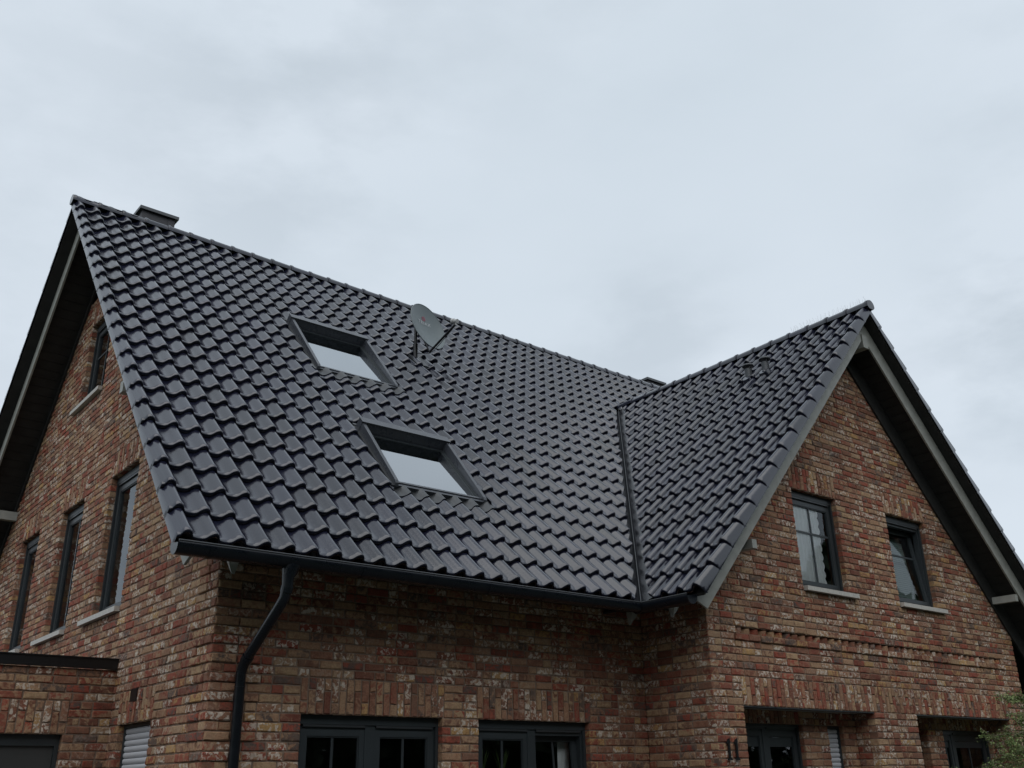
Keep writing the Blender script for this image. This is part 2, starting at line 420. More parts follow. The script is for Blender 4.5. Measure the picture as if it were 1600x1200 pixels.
# wing side wall, faces -x
frS = (V((WX, 0, 0)), -Y_, Z_, -X_)
Wall(frS, house, 'short side wall of the front wing', KB, 22, lambda k: [(-W1, -WY)], [])
# wing gable wall
frG = (V((0, WY, 0)), X_, Z_, -Y_)
opG = [(7.42, 8.37, 20, 37), (9.55, 10.54, 20, 37), (6.05, 8.54, KB, 2), (9.49, 11.97, KB, 2), (6.05, 12.06, 12, 13)]
def ivG(k):
    zm = zc(k)+CH*.5; off = max(0, (zm+.60)/TM2); a, b = max(WX, XW0+off), min(WXR, 2*XW-XW0-off)
    return cut([(a, b)], opG, k) if b-a > .15 else []
def prG(k, u): return .018 if k == 11 and 6.05 < u < 12.06 else 0
soG = [(7.40, 8.39, 37, 41), (9.53, 10.56, 37, 41), (6.05, 12.0, 2, 6)]
Wall(frG, house, 'front gable wall with a sawtooth brick band', KB, 72, ivG, soG, prG, splits=((9.03, 45),))
# saw tooth course
n = round((12.06-6.05)/.148); WG = WALLS[-1].idx
mt = MB()
for i in range(n):
    xc = 6.05+(i+.5)*(12.06-6.05)/n; h = .074-.004
    pts = [V((xc-h, WY+.002+h, 0)), V((xc, WY-.006, 0)), V((xc+h, WY+.002+h, 0)), V((xc, WY+.1+h, 0))]
    z0_, z1_ = zc(12)+.004, zc(13)-.013
    vs = [p+Z_*z0_ for p in pts]+[p+Z_*z1_ for p in pts]
    fs = [(0, 1, 2, 3), (7, 6, 5, 4), (0, 4, 5, 1), (1, 5, 6, 2), (2, 6, 7, 3), (3, 7, 4, 0)]
    q = project(vs[1]); sc_ = 60/q[2]**2
    BR.append((sc_, [*vs], fs, WG))
mt.bx((6.05, WY+.085, zc(12)), (12.06, WY+.10, zc(13)))
mt.bx((6.05, WY+.0, zc(12)-.001), (12.06, WY+.10, zc(12)+.003))
mt.build('mortar_bed', M['mortar'], house)
# recessed ground-floor wall of the wing
YB = -.03
frR = (V((0, YB, 0)), X_, Z_, -Y_)
opR = [(6.20, 7.47, KB, 0), (7.97, 8.28, -15, 0), (9.62, 10.22, KB, 0), (10.62, 11.93, -15, 0)]
Wall(frR, house, 'recessed brick wall behind the wide lintels', KB, 4, lambda k: cut([(5.9, 12.3)], opR, k), [(6.18, 7.49, 0, 3), (7.95, 8.30, 0, 3), (9.60, 12.0, 0, 3)])
for (x, sgn, lab) in ((8.54, -1, 'pier'), (6.05, 1, 'jamb'), (9.49, 1, 'pier'), (11.97, -1, 'jamb')):
    fr = (V((x, 0, 0)), -Y_ if sgn < 0 else Y_, Z_, V((sgn, 0, 0)))
    iv = [(-YB+.001, -WY-.118)] if sgn < 0 else [(WY+.118, YB-.001)]
    Wall(fr, house, 'narrow brick reveal of the porch opening', KB, 2, lambda k, iv=iv: iv, [])
pl = MB(); pl.bx((6.0, WY+.115, zc(2)-.004), (12.0, YB+.05, zc(2)+.02)); pl.build('lintel_soffit', M['barge'], house)
pl = MB(); pl.bx((6.03, WY+.01, zc(2)-.012), (8.56, WY+.112, zc(2)-.001)); pl.bx((9.47, WY+.01, zc(2)-.012), (11.99, WY+.112, zc(2)-.001)); pl.build('lintel_plate', M['frame'], house)

m_ = MB(); m_.bx((W0+.12, W1+.12, GROUND), (W0+.30, W1+.5, .3)); m_.bx((WX-.25, W1+.12, GROUND), (WX+.3, W1+.3, .6)); m_.bx((WX+.12, WY+.12, GROUND), (WX+.3, W1+.2, .55))  # unseen blocks added behind the brick corners and eaves to stop light leaking through
m_.bx((W0+.12, W1+.12, .1), (WX+.2, W1+.2, .35)); m_.build('light_block', M['mortar'], house)
BR.sort(key=lambda b: -b[0])
for (scr, vs, fs, wi) in BR[:300]:
    m_ = MB(); m_.add(vs, fs); m_.build('brick', M['brick'], WALLS[wi].o)
rest = {}
for (scr, vs, fs, wi) in BR[300:]:
    m_ = rest.setdefault(wi, MB()); m_.rn = random.random(); m_.add(vs, fs)
for wi, m_ in rest.items():
    m_.build('brickwork', M['brick'], WALLS[wi].o, origin=WALLS[wi].fr[0], kind='stuff', attr=True)

# garage
GYW = 3.01
garage = thing('brick_garage', (-1.8, 4.5, GROUND), 'low flat-roofed brick garage at the left side of the house', 'garage')
GBR = []
nW = len(WALLS)
frGa = (V((0, GYW, 0)), X_, Z_, -Y_)
KGD = -1
def ivGa(k): return cut([(-4.2, W0+.008)], [(-3.4, .09, KB, KGD)], k)
Wall(frGa, garage, 'garage front wall of mixed bricks', KB, 7, ivGa, [(-3.43, .115, KGD, 3)], store=GBR)
for b in [b for b in GBR if b[0] > 0]:
    m_ = MB(); m_.add(b[1], b[2]); m_.build('brick', M['brick'], WALLS[nW].o)
m_ = MB()
for b in [b for b in GBR if b[0] <= 0]: m_.rn = random.random(); m_.add(b[1], b[2])
m_.build('brickwork', M['brick'], WALLS[nW].o, origin=(0, GYW, 0), kind='stuff', attr=True)
m_ = MB(); m_.bx((-4.25, GYW-.035, -.645), (W0-.003, GYW+.012, -.545)); m_.bx((-4.25, GYW-.045, -.553), (W0-.003, GYW+.30, -.541)); m_.build('parapet_cap', M['black'], garage)
m_ = MB(); m_.bx((-4.2, GYW+.13, GROUND), (-4.0, 9, -.66)); m_.bx((-4.2, 8.8, GROUND), (W0-.01, 9, -.66)); m_.bx((-4.2, GYW+.13, -.70), (W0-.01, 9, -.66)); m_.build('flat_roof', M['deck'], garage)
m_ = MB(); m_.bx((-3.4, GYW+.07, zc(KGD)-.10), (.09, GYW+.12, zc(KGD)-.001)); m_.bx((.05, GYW+.07, GROUND), (.089, GYW+.12, zc(KGD)-.10)); m_.build('door_frame', M['frame'], garage)
gd = MB(); gd.bx((-3.4, GYW+.10, GROUND), (.05, GYW+.125, zc(KGD)-.1)); gdo = gd.build('garage_door', M['garage'], garage)
m_ = MB()
for i in range(5): m_.bx((-3.39, GYW+.092, GROUND+.02+i*.39), (.045, GYW+.0995, GROUND+.38+i*.39))
m_.build('door_panel', M['garage'], gdo)

# ------------------------------------------------------------------ roof tiles
FRM = (V((0, 0, 0)), X_, V((0, math.cos(TH), math.sin(TH))), V((0, -math.sin(TH), math.cos(TH))))
FRW = (V((XW0, 0, 0)), -Y_, V((math.cos(TH2), 0, math.sin(TH2))), V((-math.sin(TH2), 0, math.cos(TH2))))
FRB = (V((0, 2*D, 0)), -X_, V((0, -math.cos(TH), math.sin(TH))), V((0, math.sin(TH), math.cos(TH))))
FRX = (V((2*XW-XW0, 0, 0)), Y_, V((-math.cos(TH2), 0, math.sin(TH2))), V((math.sin(TH2), 0, math.cos(TH2))))
TT = .044
PROF = [(-.004, .008), (.010, .000), (.040, -.005), (.075, -.004), (.092, .002), (.107, .014), (.121, .030), (.137, .045), (.155, .055), (.173, .057), (.189, .050), (.200, .034), (.207, .016), (.211, .001)]
VL = [(-.128, -.072), (-.128, -.004), (-.120, .004), (-.104, .010), (-.096, .028), (-.084, .050), (-.066, .061), (-.044, .061), (-.026, .052), (-.013, .032), (-.006, .004)]
VR = PROF[:9]+[(.169, .062), (.186, .058), (.203, .046), (.220, .018), (.236, -.022), (.238, -.058)]
def tile_geo(prof, L=SL+.05, T=TT):
    """clay tile: S-shaped sheet with rounded, overhanging nose; local (u, s, n)"""
    stations = [(L, T*(1-L/SL), 0), (.05, T*(1-.05/SL), 0), (.010, T*.97, 0), (.001, T-.008, 0), (-.003, T-.018, 0), (.001, -.001, 1)]
    n = len(prof); vs = []
    for (s_, w_, _) in stations:
        for (u, h) in prof: vs.append((u, s_, h+(w_ if h > -.05 else .012)))
    fs = []
    for a in range(len(stations)-1):
        for i in range(n-1): fs.append((a*n+i, (a+1)*n+i, (a+1)*n+i+1, a*n+i+1))
    b = len(vs)   # underside lip
    for (u, h) in prof: vs.append((u, .03, h-.001))
    for i in range(n-1): fs.append(((len(stations)-1)*n+i, b+i, b+i+1, (len(stations)-1)*n+i+1))
    return vs, fs
def tile_mesh(name, prof, L=SL+.05):
    vs, fs = tile_geo(prof, L); me = bpy.data.meshes.new(name); me.from_pydata(vs, [], fs)
    me.materials.append(M['tile']); me.polygons.foreach_set('use_smooth', [True]*len(fs)); me.update(); return me
def frame_matrix(fr, u, s_):
    o = fr[0]+fr[1]*u+fr[2]*s_
    m_ = Matrix((fr[1], fr[2], fr[3])).transposed().to_4x4(); m_.translation = o; return m_
ME_T, ME_TS, ME_VL, ME_VR = tile_mesh('roof_tile', PROF), tile_mesh('roof_tile_short', PROF, .28), tile_mesh('verge_tile_left', VL), tile_mesh('verge_tile_right', VR)
GEO_T, GEO_TS = tile_geo(PROF), tile_geo(PROF, .28)

roof = MB()                                       # underlay: main roof front/back, wing
def quad(mb, fr, pts, n): mb.add([fr[0]+fr[1]*a+fr[2]*b+fr[3]*n for a, b in pts], [(0, 1, 2, 3)] if len(pts) == 4 else [tuple(range(len(pts)))])
SM, SW = D/math.cos(TH), (XW-XW0)/math.cos(TH2)
quad(roof, FRM, [(-.11, .02), (XW0, .02), (XW, YV/math.cos(TH)), (13.5, YV/math.cos(TH)), (13.5, SM), (-.11, SM)], -.022)
quad(roof, FRM, [(-.11, .02), (XW0, .02), (XW, YV/math.cos(TH)), (13.5, YV/math.cos(TH)), (13.5, SM), (-.11, SM)], -.045)
roofm = roof.build('roof', M['deck'], house, origin=(5, 3, 3)); roofm['label'] = 'main roof slope of black S-shaped tiles'
roof = MB()
quad(roof, FRW, [(-YV, SW), (0, .02), (-GY-.02, .02), (-GY-.02, SW)], -.022)
quad(roof, FRX, [(YV, SW), (0, .02), (GY+.02, .02), (GY+.02, SW)], -.022)
quad(roof, FRX, [(YV, SW), (2.5, -1.2), (GY+.02, -1.2), (GY+.02, SW)], -.03)
roofw = roof.build('roof', M['deck'], house, origin=(9, 1, 3)); roofw['label'] = 'front cross-gable roof of black S-shaped tiles'
roof = MB()
quad(roof, FRB, [(-13.5, SM), (.11, SM), (.11, -.6), (-13.5, -.6)], -.022)
roofb = roof.build('roof', M['deck'], house, origin=(5, 8, 3)); roofb['label'] = 'rear roof slope seen from below at the left gable'

SKY = [(2.41, 3.60, 4.20, 5.62), (2.425, 3.615, 1.48, 2.72)]     # skylights: u0,u1,s0,s1 on the main slope
TI = []                                                    # (score, frame, u, s, short, planes, owner)
vx = (XW-XW0)/YV                                           # valley direction
VG = .115
def add_tile(fr, u, s_, short, owner, clip=None):
    c = fr[0]+fr[1]*(u+.108)+fr[2]*(s_+.18); q = project(c)
    vis = q and -30 < q[0] < 1630 and -30 < q[1] < 1230 and fr[3].dot(CAM-c) > 0
    TI.append(((100*abs(fr[3].dot((CAM-c).normalized()))/q[2]**2 if vis else -1), fr, u, s_, short, clip, owner))
for j in range(23):
    s_ = j*SL; ymid = s_*math.cos(TH)
    ncol = 62
    for k in range(ncol):
        u = k*CW
        if u > 13.2: break
        z_ = s_*math.sin(TH)
        y0_, y1_ = s_*math.cos(TH), (s_+SL)*math.cos(TH)
        clip = []
        lim0 = XW0+y0_*vx-VG; lim1 = XW0+y1_*vx-VG
        if y0_ < YV-.12:
            if u > max(lim0, lim1): 
                continue
            if u+CW > min(lim0, lim1): clip.append('valley')
        skip = False
        for (a, b, c_, d_) in SKY:
            if u >= a-.03 and u+CW <= b+.03 and s_ >= c_-.04 and s_+SL <= d_+.06: skip = True
            elif u < b and u+CW > a and s_ < d_ and s_+SL > c_: rb = math.floor(c_/SL)*SL; clip.append(('rect', a-.02, b+.02, rb-.01 if c_-rb < .1 else c_, d_+.05))
        if skip: continue
        add_tile(FRM, u, s_, j == 22, roofm, clip)
for j in range(17):
    s_ = j*SL
    for m_ in range(0, 28):
        y_ = -.639+.216*m_                            # front edge (u = -y)
        u = -y_-CW                                         # u of tile left edge -> occupies y_..y_+CW
        x0_, x1_ = s_*math.cos(TH2), (s_+SL)*math.cos(TH2)
        l0, l1 = x0_/vx-VG-.04, x1_/vx-VG-.04
        if y_ > max(l0, l1): continue
        clip = ['wvalley'] if y_+CW > min(l0, l1) else []
        add_tile(FRW, u, s_, False, roofw, clip)
TI.sort(key=lambda t: -t[0])
def clipped(geo, fr, u, s_, clip):
    """bmesh of a tile in slope coordinates with pieces cut away"""
    out = []
    def base():
        bm = bmesh.new(); vv = [bm.verts.new((p[0]+u, p[1]+s_, p[2])) for p in geo[0]]
        for f in geo[1]: bm.faces.new([vv[i] for i in f])
        return bm
    def bis(bm, co, no):                                      # removes the side the normal points to
        bmesh.ops.bisect_plane(bm, geom=bm.verts[:]+bm.edges[:]+bm.faces[:], plane_co=co, plane_no=no, clear_outer=True)
    bms = [base()]
    for c_ in clip:
        if c_ == 'valley':
            dr = V((vx*math.cos(TH), 1, 0)); 
            for b in bms: bis(b, V((XW0-VG+random.uniform(-.012, .012), 0, 0)), V((dr.y, -dr.x, 0)))
        elif c_ == 'wvalley':
            # keep y < x/vx - VG ; u=-y, s: x = s cos
            for b in bms: bis(b, V((VG+.04+random.uniform(-.02, .02), 0, 0)), V((-1, -math.cos(TH2)/vx, 0)))
        else:
            _, a, b_, c0, d0 = c_; nb = []
            for b in bms:
                for pl_ in ([((a, 0, 0), (1, 0, 0))], [((b_, 0, 0), (-1, 0, 0))], [((0, c0, 0), (0, 1, 0)), ((a, 0, 0), (-1, 0, 0)), ((b_, 0, 0), (1, 0, 0))], [((0, d0, 0), (0, -1, 0)), ((a, 0, 0), (-1, 0, 0)), ((b_, 0, 0), (1, 0, 0))]):
                    q = b.copy()
                    for co, no in pl_: bis(q, V(co), V(no))
                    if q.faces: nb.append(q)
                    else: q.free()
                b.free()
            bms = nb
    vs, fs = [], []
    for b in bms:
        b.verts.index_update(); o = len(vs)
        vs += [v.co.copy() for v in b.verts]; fs += [tuple(v.index+o for v in f.verts) for f in b.faces]; b.free()
    return vs, fs
restT = {}
cnt = 0
for t_ in TI:
    scr, fr, u, s_, short, clip, owner = t_
    ju, js = random.uniform(-.002, .002), random.uniform(-.0035, .0035)
    if not clip and cnt < 300:
        o = bpy.data.objects.new('roof_tile', ME_TS if short else ME_T); C.objects.link(o)
        m4 = frame_matrix(fr, u+ju, s_+js) @ Matrix.Rotation(random.uniform(-.004, .004), 4, 'Z')
        o.matrix_world = m4; o.parent = owner; o.location = m4.translation-WORLD[owner.name]; cnt += 1
        continue
    geo = GEO_TS if short else GEO_T
    if clip: vs, fs = clipped(geo, fr, u+ju, s_+js, clip)
    else: vs, fs = [V((p[0]+u+ju, p[1]+s_+js, p[2])) for p in geo[0]], geo[1]
    if not fs: continue
    mb = restT.setdefault(owner.name, (MB(), owner))[0]; mb.rn = random.random()
    mb.add([fr[0]+fr[1]*p[0]+fr[2]*p[1]+fr[3]*p[2] for p in vs], fs, True)
for nm, (mb, ow) in restT.items(): mb.build('roof_tiling', M['tile'], ow, origin=WORLD[ow.name], kind='stuff', attr=True)
def place(name, me, fr, u, s_, owner):
    o = bpy.data.objects.new(name, me); C.objects.link(o); m4 = frame_matrix(fr, u, s_)
    o.matrix_world = m4; o.parent = owner; o.location = m4.translation-WORLD[owner.name]; return o
for j in range(23):
    place('verge_tile', ME_VL, FRM, 0, j*SL+random.uniform(-.003, .003), roofm)
for j in range(-1, 23): place('verge_tile', ME_VR, FRB, -.112, j*SL, roofb)
for j in range(17): place('verge_tile', ME_VR, FRW, .637, j*SL+random.uniform(-.003, .003), roofw)
for j in range(-3, 17): place('verge_tile', ME_VL, FRX, GY+.128, j*SL, roofw)
# first tile columns on the two slopes that are seen edge-on
mb = MB()
for j in range(-1, 23):
    for k in range(1, 4):
        mb.rn = random.random(); mb.add([FRB[0]+FRB[1]*(p[0]-.112-k*CW)+FRB[2]*(p[1]+j*SL)+FRB[3]*p[2] for p in GEO_T[0]], GEO_T[1], True)
mb.build('roof_tiling', M['tile'], roofb, kind='stuff', attr=True)
mb = MB()
for j in range(-3, 17):
    for k in range(0, 22):
        mb.rn = random.random(); mb.add([FRX[0]+FRX[1]*(p[0]+GY+.128+k*CW)+FRX[2]*(p[1]+j*SL)+FRX[3]*p[2] for p in GEO_T[0]], GEO_T[1], True)
mb.build('roof_tiling', M['tile'], roofw, kind='stuff', attr=True)

# ridge tiles
def ridge(p0, d, n, owner, L=.335, r=.082, skipcap=False):
    d = V(d).normalized(); side = d.cross(Z_)
    def prof(c, rr, dz=0): return [c+side*math.cos(a)*rr+Z_*(math.sin(a)*rr*1.02+dz) for a in [R(-12+204*i/12) for i in range(13)]]
    me = None
    for i in range(n):
        m_ = MB(); a = V((0, 0, 0)); m_.sweep([0, .03, .06, L+.03], lambda q, s_: prof(a+d*s_, (r+.012, r+.013, r+.002, r-.004)[q]), smooth=True, cap=False)
        m_.sweep([0, 1], lambda q, s_: prof(a, (r+.012, r-.012)[q]), smooth=False, cap=False)
        if me is None:
            o = m_.build('ridge_tile', M['tile'], owner, origin=(0, 0, 0)); me = o.data
        else:
            o = bpy.data.objects.new('ridge_tile', me); C.objects.link(o); o.parent = owner
        o.location = p0+d*(i*L)-WORLD[owner.name]+V((0, 0, random.uniform(-.002, .002)))
def endcap(p, d, owner):
    m_ = MB(); d = V(d); side = d.cross(Z_)
    pts = [p+side*math.cos(R(-12+204*i/12))*.088+Z_*math.sin(R(-12+204*i/12))*.09 for i in range(13)]+[p-side*.05-Z_*.05, p+side*.05-Z_*.05]
    m_.prism(pts, d*.02); m_.build('ridge_end_cap', M['tile'], owner)
ridge(V((-.13, D, ZR+.035)), (1, 0, 0), 40, roofm); endcap(V((-.15, D, ZR+.035)), (1, 0, 0), roofm)
ridge(V((XW, GY-.01, HW+.035)), (0, 1, 0), 15, roofw); endcap(V((XW, GY-.03, HW+.035)), (0, 1, 0), roofw)
endcap(V((XW, YV+.0, HW+.035)), (0, 1, 0), roofw)

# valley lining
v0 = V((XW0, 0, 0)); v1 = V((XW, YV, HW)); m_ = MB()
na, nb_ = FRM[3], FRW[3]
vd = (v1-v0).normalized(); sa = na.cross(vd).normalized(); sb = nb_.cross(vd).normalized()
if sa.x > 0: sa = -sa
if sb.x < 0: sb = -sb
o_ = Z_*.012
a0 = v0-vd*.06; a1 = v1-vd*.02
m_.add([a0+sa*.2+o_, a0+o_, a1+o_, a1+sa*.2+o_], [(0, 1, 2, 3)]); m_.add([a0+o_, a0+sb*.2+o_, a1+sb*.2+o_, a1+o_], [(0, 1, 2, 3)])
m_.build('valley_lining', M['lead'], house)
m_ = MB(); mid = (Z_-vd*vd.z).normalized(); cr_ = mid.cross(vd)
m_.prism([a0+cr_*.006, a0+cr_*.003+mid*.045, a0-cr_*.003+mid*.045, a0-cr_*.006], a1-a0); m_.build('valley_seam', M['flash'], house)

# ------------------------------------------------------------------ verges, soffits
def slope_board(fr, u0, u1, s0, s1, n0, n1, name, m, plumb=None):
    mb = MB(); mb.bx((u0, s0, n0), (u1, s1, n1), fr); return mb.build(name, m, house)
def barge(fr, u0, u1, s0, s1, n0, n1, tb, tt):
    """board with plumb ends: tb/tt shear the ends"""
    mb = MB(); t = math.tan(TH)
    P = lambda u, s_, n: fr[0]+fr[1]*u+fr[2]*s_+fr[3]*n
    mb.prism([P(u0, s0+tb*n1, n1), P(u0, s0+tb*n0, n0), P(u0, s1+tt*n0, n0), P(u0, s1+tt*n1, n1)], fr[1]*(u1-u0)); return mb.build('bargeboard', M['barge'], house)
t1 = TM
BN0, BN1 = -.270, -.055
barge(FRM, .045, .07, -.02, SM, BN0, BN1, -.35, 1/1*t1)         # ends meet at the ridge
barge(FRB, -.07, -.045, -.9, SM, BN0, BN1, -.35, t1)
barge(FRW, -GY-.195, -GY-.17, -.03, SW, BN0, BN1, -.35, TM2)
barge(FRX, GY+.17, GY+.195, -1.2, SW, BN0, BN1, -.35, TM2)
def soffit(fr, u0, u1, s0, s1, nn):
    """boards laid along the verge under the overhang"""
    mb = MB(); n = 5; wd = (u1-u0)/n
    cnt_ = int((s1-s0)/.14)
    for i in range(cnt_):
        a = s0+i*.14; mb.bx((u0, a+.003, nn), (u1, a+.137, nn+.018+random.uniform(0, .002)), fr)
    mb.bx((u0, s0, nn+.018), (u1, s1, nn+.03), fr)
    return mb.build('soffit', M['soffit'], house, kind='stuff')
soffit(FRM, .07, W0+.12, .25, SM-.14, -.215); soffit(FRB, -W0-.12, -.07, -.85, SM-.14, -.215)
soffit(FRW, .30, -GY-.195, .25, SW-.14, -.215); soffit(FRX, GY+.195, -.22, -1.1, SW-.14, -.215)
# underside of the tile overhang, battens
for fr, a, b, s0, s1 in ((FRM, -.10, .045, 0, SM), (FRB, -.045, .10, -.9, SM), (FRW, -GY-.17, -GY-.02, 0, SW), (FRX, GY+.02, GY+.17, -1.2, SW)):
    slope_board(fr, a, b, s0, s1, -.06, -.035, 'batten', M['soffit'])
# trim boards where wall meets soffit
def trim(fr, u0, u1, s0, s1, n0):
    mb = MB(); mb.bx((u0, s0, n0), (u1, s1, -.216), fr); mb.build('wall_trim', M['soffit'], house)
trim(FRM, W0-.03, W0-.002, .3, SM-.2, -.29); trim(FRB, -W0+.002, -W0+.03, -.85, SM-.2, -.30)
trim(FRW, -WY+.002, -WY+.03, .5, SW-.3, -.46); trim(FRX, WY-.03, WY-.002, -.8, SW-.3, -.46)
# eave soffit over the front wall and the wing side wall, plus main tails
def eave(fr, u0, u1, s0, s1):
    mb = MB()
    for i in range(int((s1-s0)/.13)+1): mb.bx((u0, s0+i*.13, -.075), (u1, min(s1, s0+i*.13+.127), -.055), fr)
    mb.build('soffit', M['soffit'], house, kind='stuff')
eave(FRM, .07, WX+.2, .03, 1.05); eave(FRW, -W1-.1, -GY-.195, .03, 1.0)
def tail(fr, u, y=.02, lo=.155):
    mb = MB(); h = .045
    P = lambda a, s_, n: fr[0]+fr[1]*(u+a)+fr[2]*s_+fr[3]*n
    A = [P(-h, y, -.08), P(h, y, -.08)]; zb = A[0].z
    dn = -Z_
    up_ = .05
    back = fr[2]*1.2
    pts = [A[0], A[0]+dn*up_, A[0]+dn*lo+fr[1]*(h*.72), A[1]+dn*lo-fr[1]*(h*.72), A[1]+dn*up_, A[1]]
    mb.prism(pts, back); return mb.build('rafter_tail', M['barge'], house)
for u in [.385, 1.05, 1.72, 2.39, 3.06, 3.73, 4.40]: tail(FRM, u) if u < .5 else tail(FRM, u, .16, .12)
for u in [.36, -.25]: tail(FRW, u)
# purlin ends carrying the verges
def purlin(a, b): mb = MB(); mb.bx(a, b); mb.build('purlin', M['barge'], house)
for (y_, z_) in ((1.02, .70), (2.57, 2.15)):
    purlin((.035, y_-.05, z_-.07), (W0-.001, y_+.05, z_+.06)); purlin((.035, 2*D-y_-.05, z_-.07), (W0-.001, 2*D-y_+.05, z_+.06))
purlin((.071, D-.06, ZR-.50), (W0-.001, D+.06, ZR-.34))
for x_ in (6.05, 2*XW-6.05): purlin((x_-.04, GY+.165, .60), (x_+.04, WY-.001, .70))
purlin((XW-.06, GY+.15, HW-.56), (XW+.06, WY-.001, HW-.36))

# ------------------------------------------------------------------ gutters and downpipe
def gutter(path_dir, p0, L, out, name='gutter'):
    """p0 centre-top start; out = outward unit vector"""
    mb = MB(); d = V(path_dir); r = .075
    def prof(c, rr): return [c-out*rr+Z_*.005]+[c+out*math.cos(R(a))*rr-Z_*math.sin(R(a))*rr*1.05-Z_*.018 for a in range(180, -1, -15)]+[c+out*rr, c+out*(rr-.012)+Z_*.004, c+out*(rr-.014)-Z_*.010]
    mb.sweep([0, L], lambda i, s_: prof(p0+d*s_, r), smooth=True, cap=False)
    mb.sweep([0, L], lambda i, s_: prof(p0+d*s_, r-.004)[::-1], smooth=True, cap=False)
    g_ = mb.build(name, M['gutter'], house)
    m2 = MB(); m2.tube([p0+out*r*.97+Z_*.002, p0+out*r*.97+Z_*.002+d*L], .007, 6); m2.build('gutter_bead', M['flash'], g_)
    return g_, prof
g1, pf = gutter(X_, V((-.15, -.072, -.035)), 4.93, -Y_)
m_ = MB(); q = pf(V((-.152, -.072, -.035)), .076)[:-3]; m_.prism(q, (-.006, 0, 0)); m_.build('end_cap', M['gutter'], g1)
for i in range(8):
    x_ = .1+i*.67; m_ = MB(); q = pf(V((x_, -.072, -.035)), .079)[1:-3]
    m_.sweep([0, .028], lambda i2, s_: [p+X_*s_ for p in q], smooth=False, cap=False); m_.bx((x_, .0, -.06), (x_+.028, .012, -.03)); m_.build('gutter_bracket', M['gutter'], g1)
g2, pf2 = gutter(-Y_, V((XW0-.072, -.0, -.035)), .77, -X_)
m_ = MB(); q = pf2(V((XW0-.072, -.772, -.035)), .076)[:-3]; m_.prism(q, (0, -.006, 0)); m_.build('end_cap', M['gutter'], g2)
m_ = MB(); 
pth = [(.81, -.072, -.10), (.80, -.072, -.16), (.79, -.07, -.20), (.79, -.07, -.27), (.785, -.045, -.36), (.775, .01, -.42), (.75, .47, -.76), (.745, .54, -.825), (.745, .572, -.89), (.745, .572, GROUND)]
m_.tube([V(p) for p in pth], [.075, .062, .048, .045, .043, .043, .043, .043, .043, .043], 16); dp = m_.build('downpipe', M['gutter'], house)
for z_ in (-.99, -2.6): m_ = MB(); m_.tube([V((.745, .572, z_)), V((.745, .572, z_-.05 if z_ < -2 else z_-.004))], .049, 16); m_.build('pipe_clamp', M['gutter'], dp)
for a, b in ((3, 4), (6, 7)): m_ = MB(); p, q = V(pth[a]), V(pth[b]); m_.tube([p, p+(q-p).normalized()*.05], .049, 16); m_.build('pipe_collar', M['gutter'], dp)

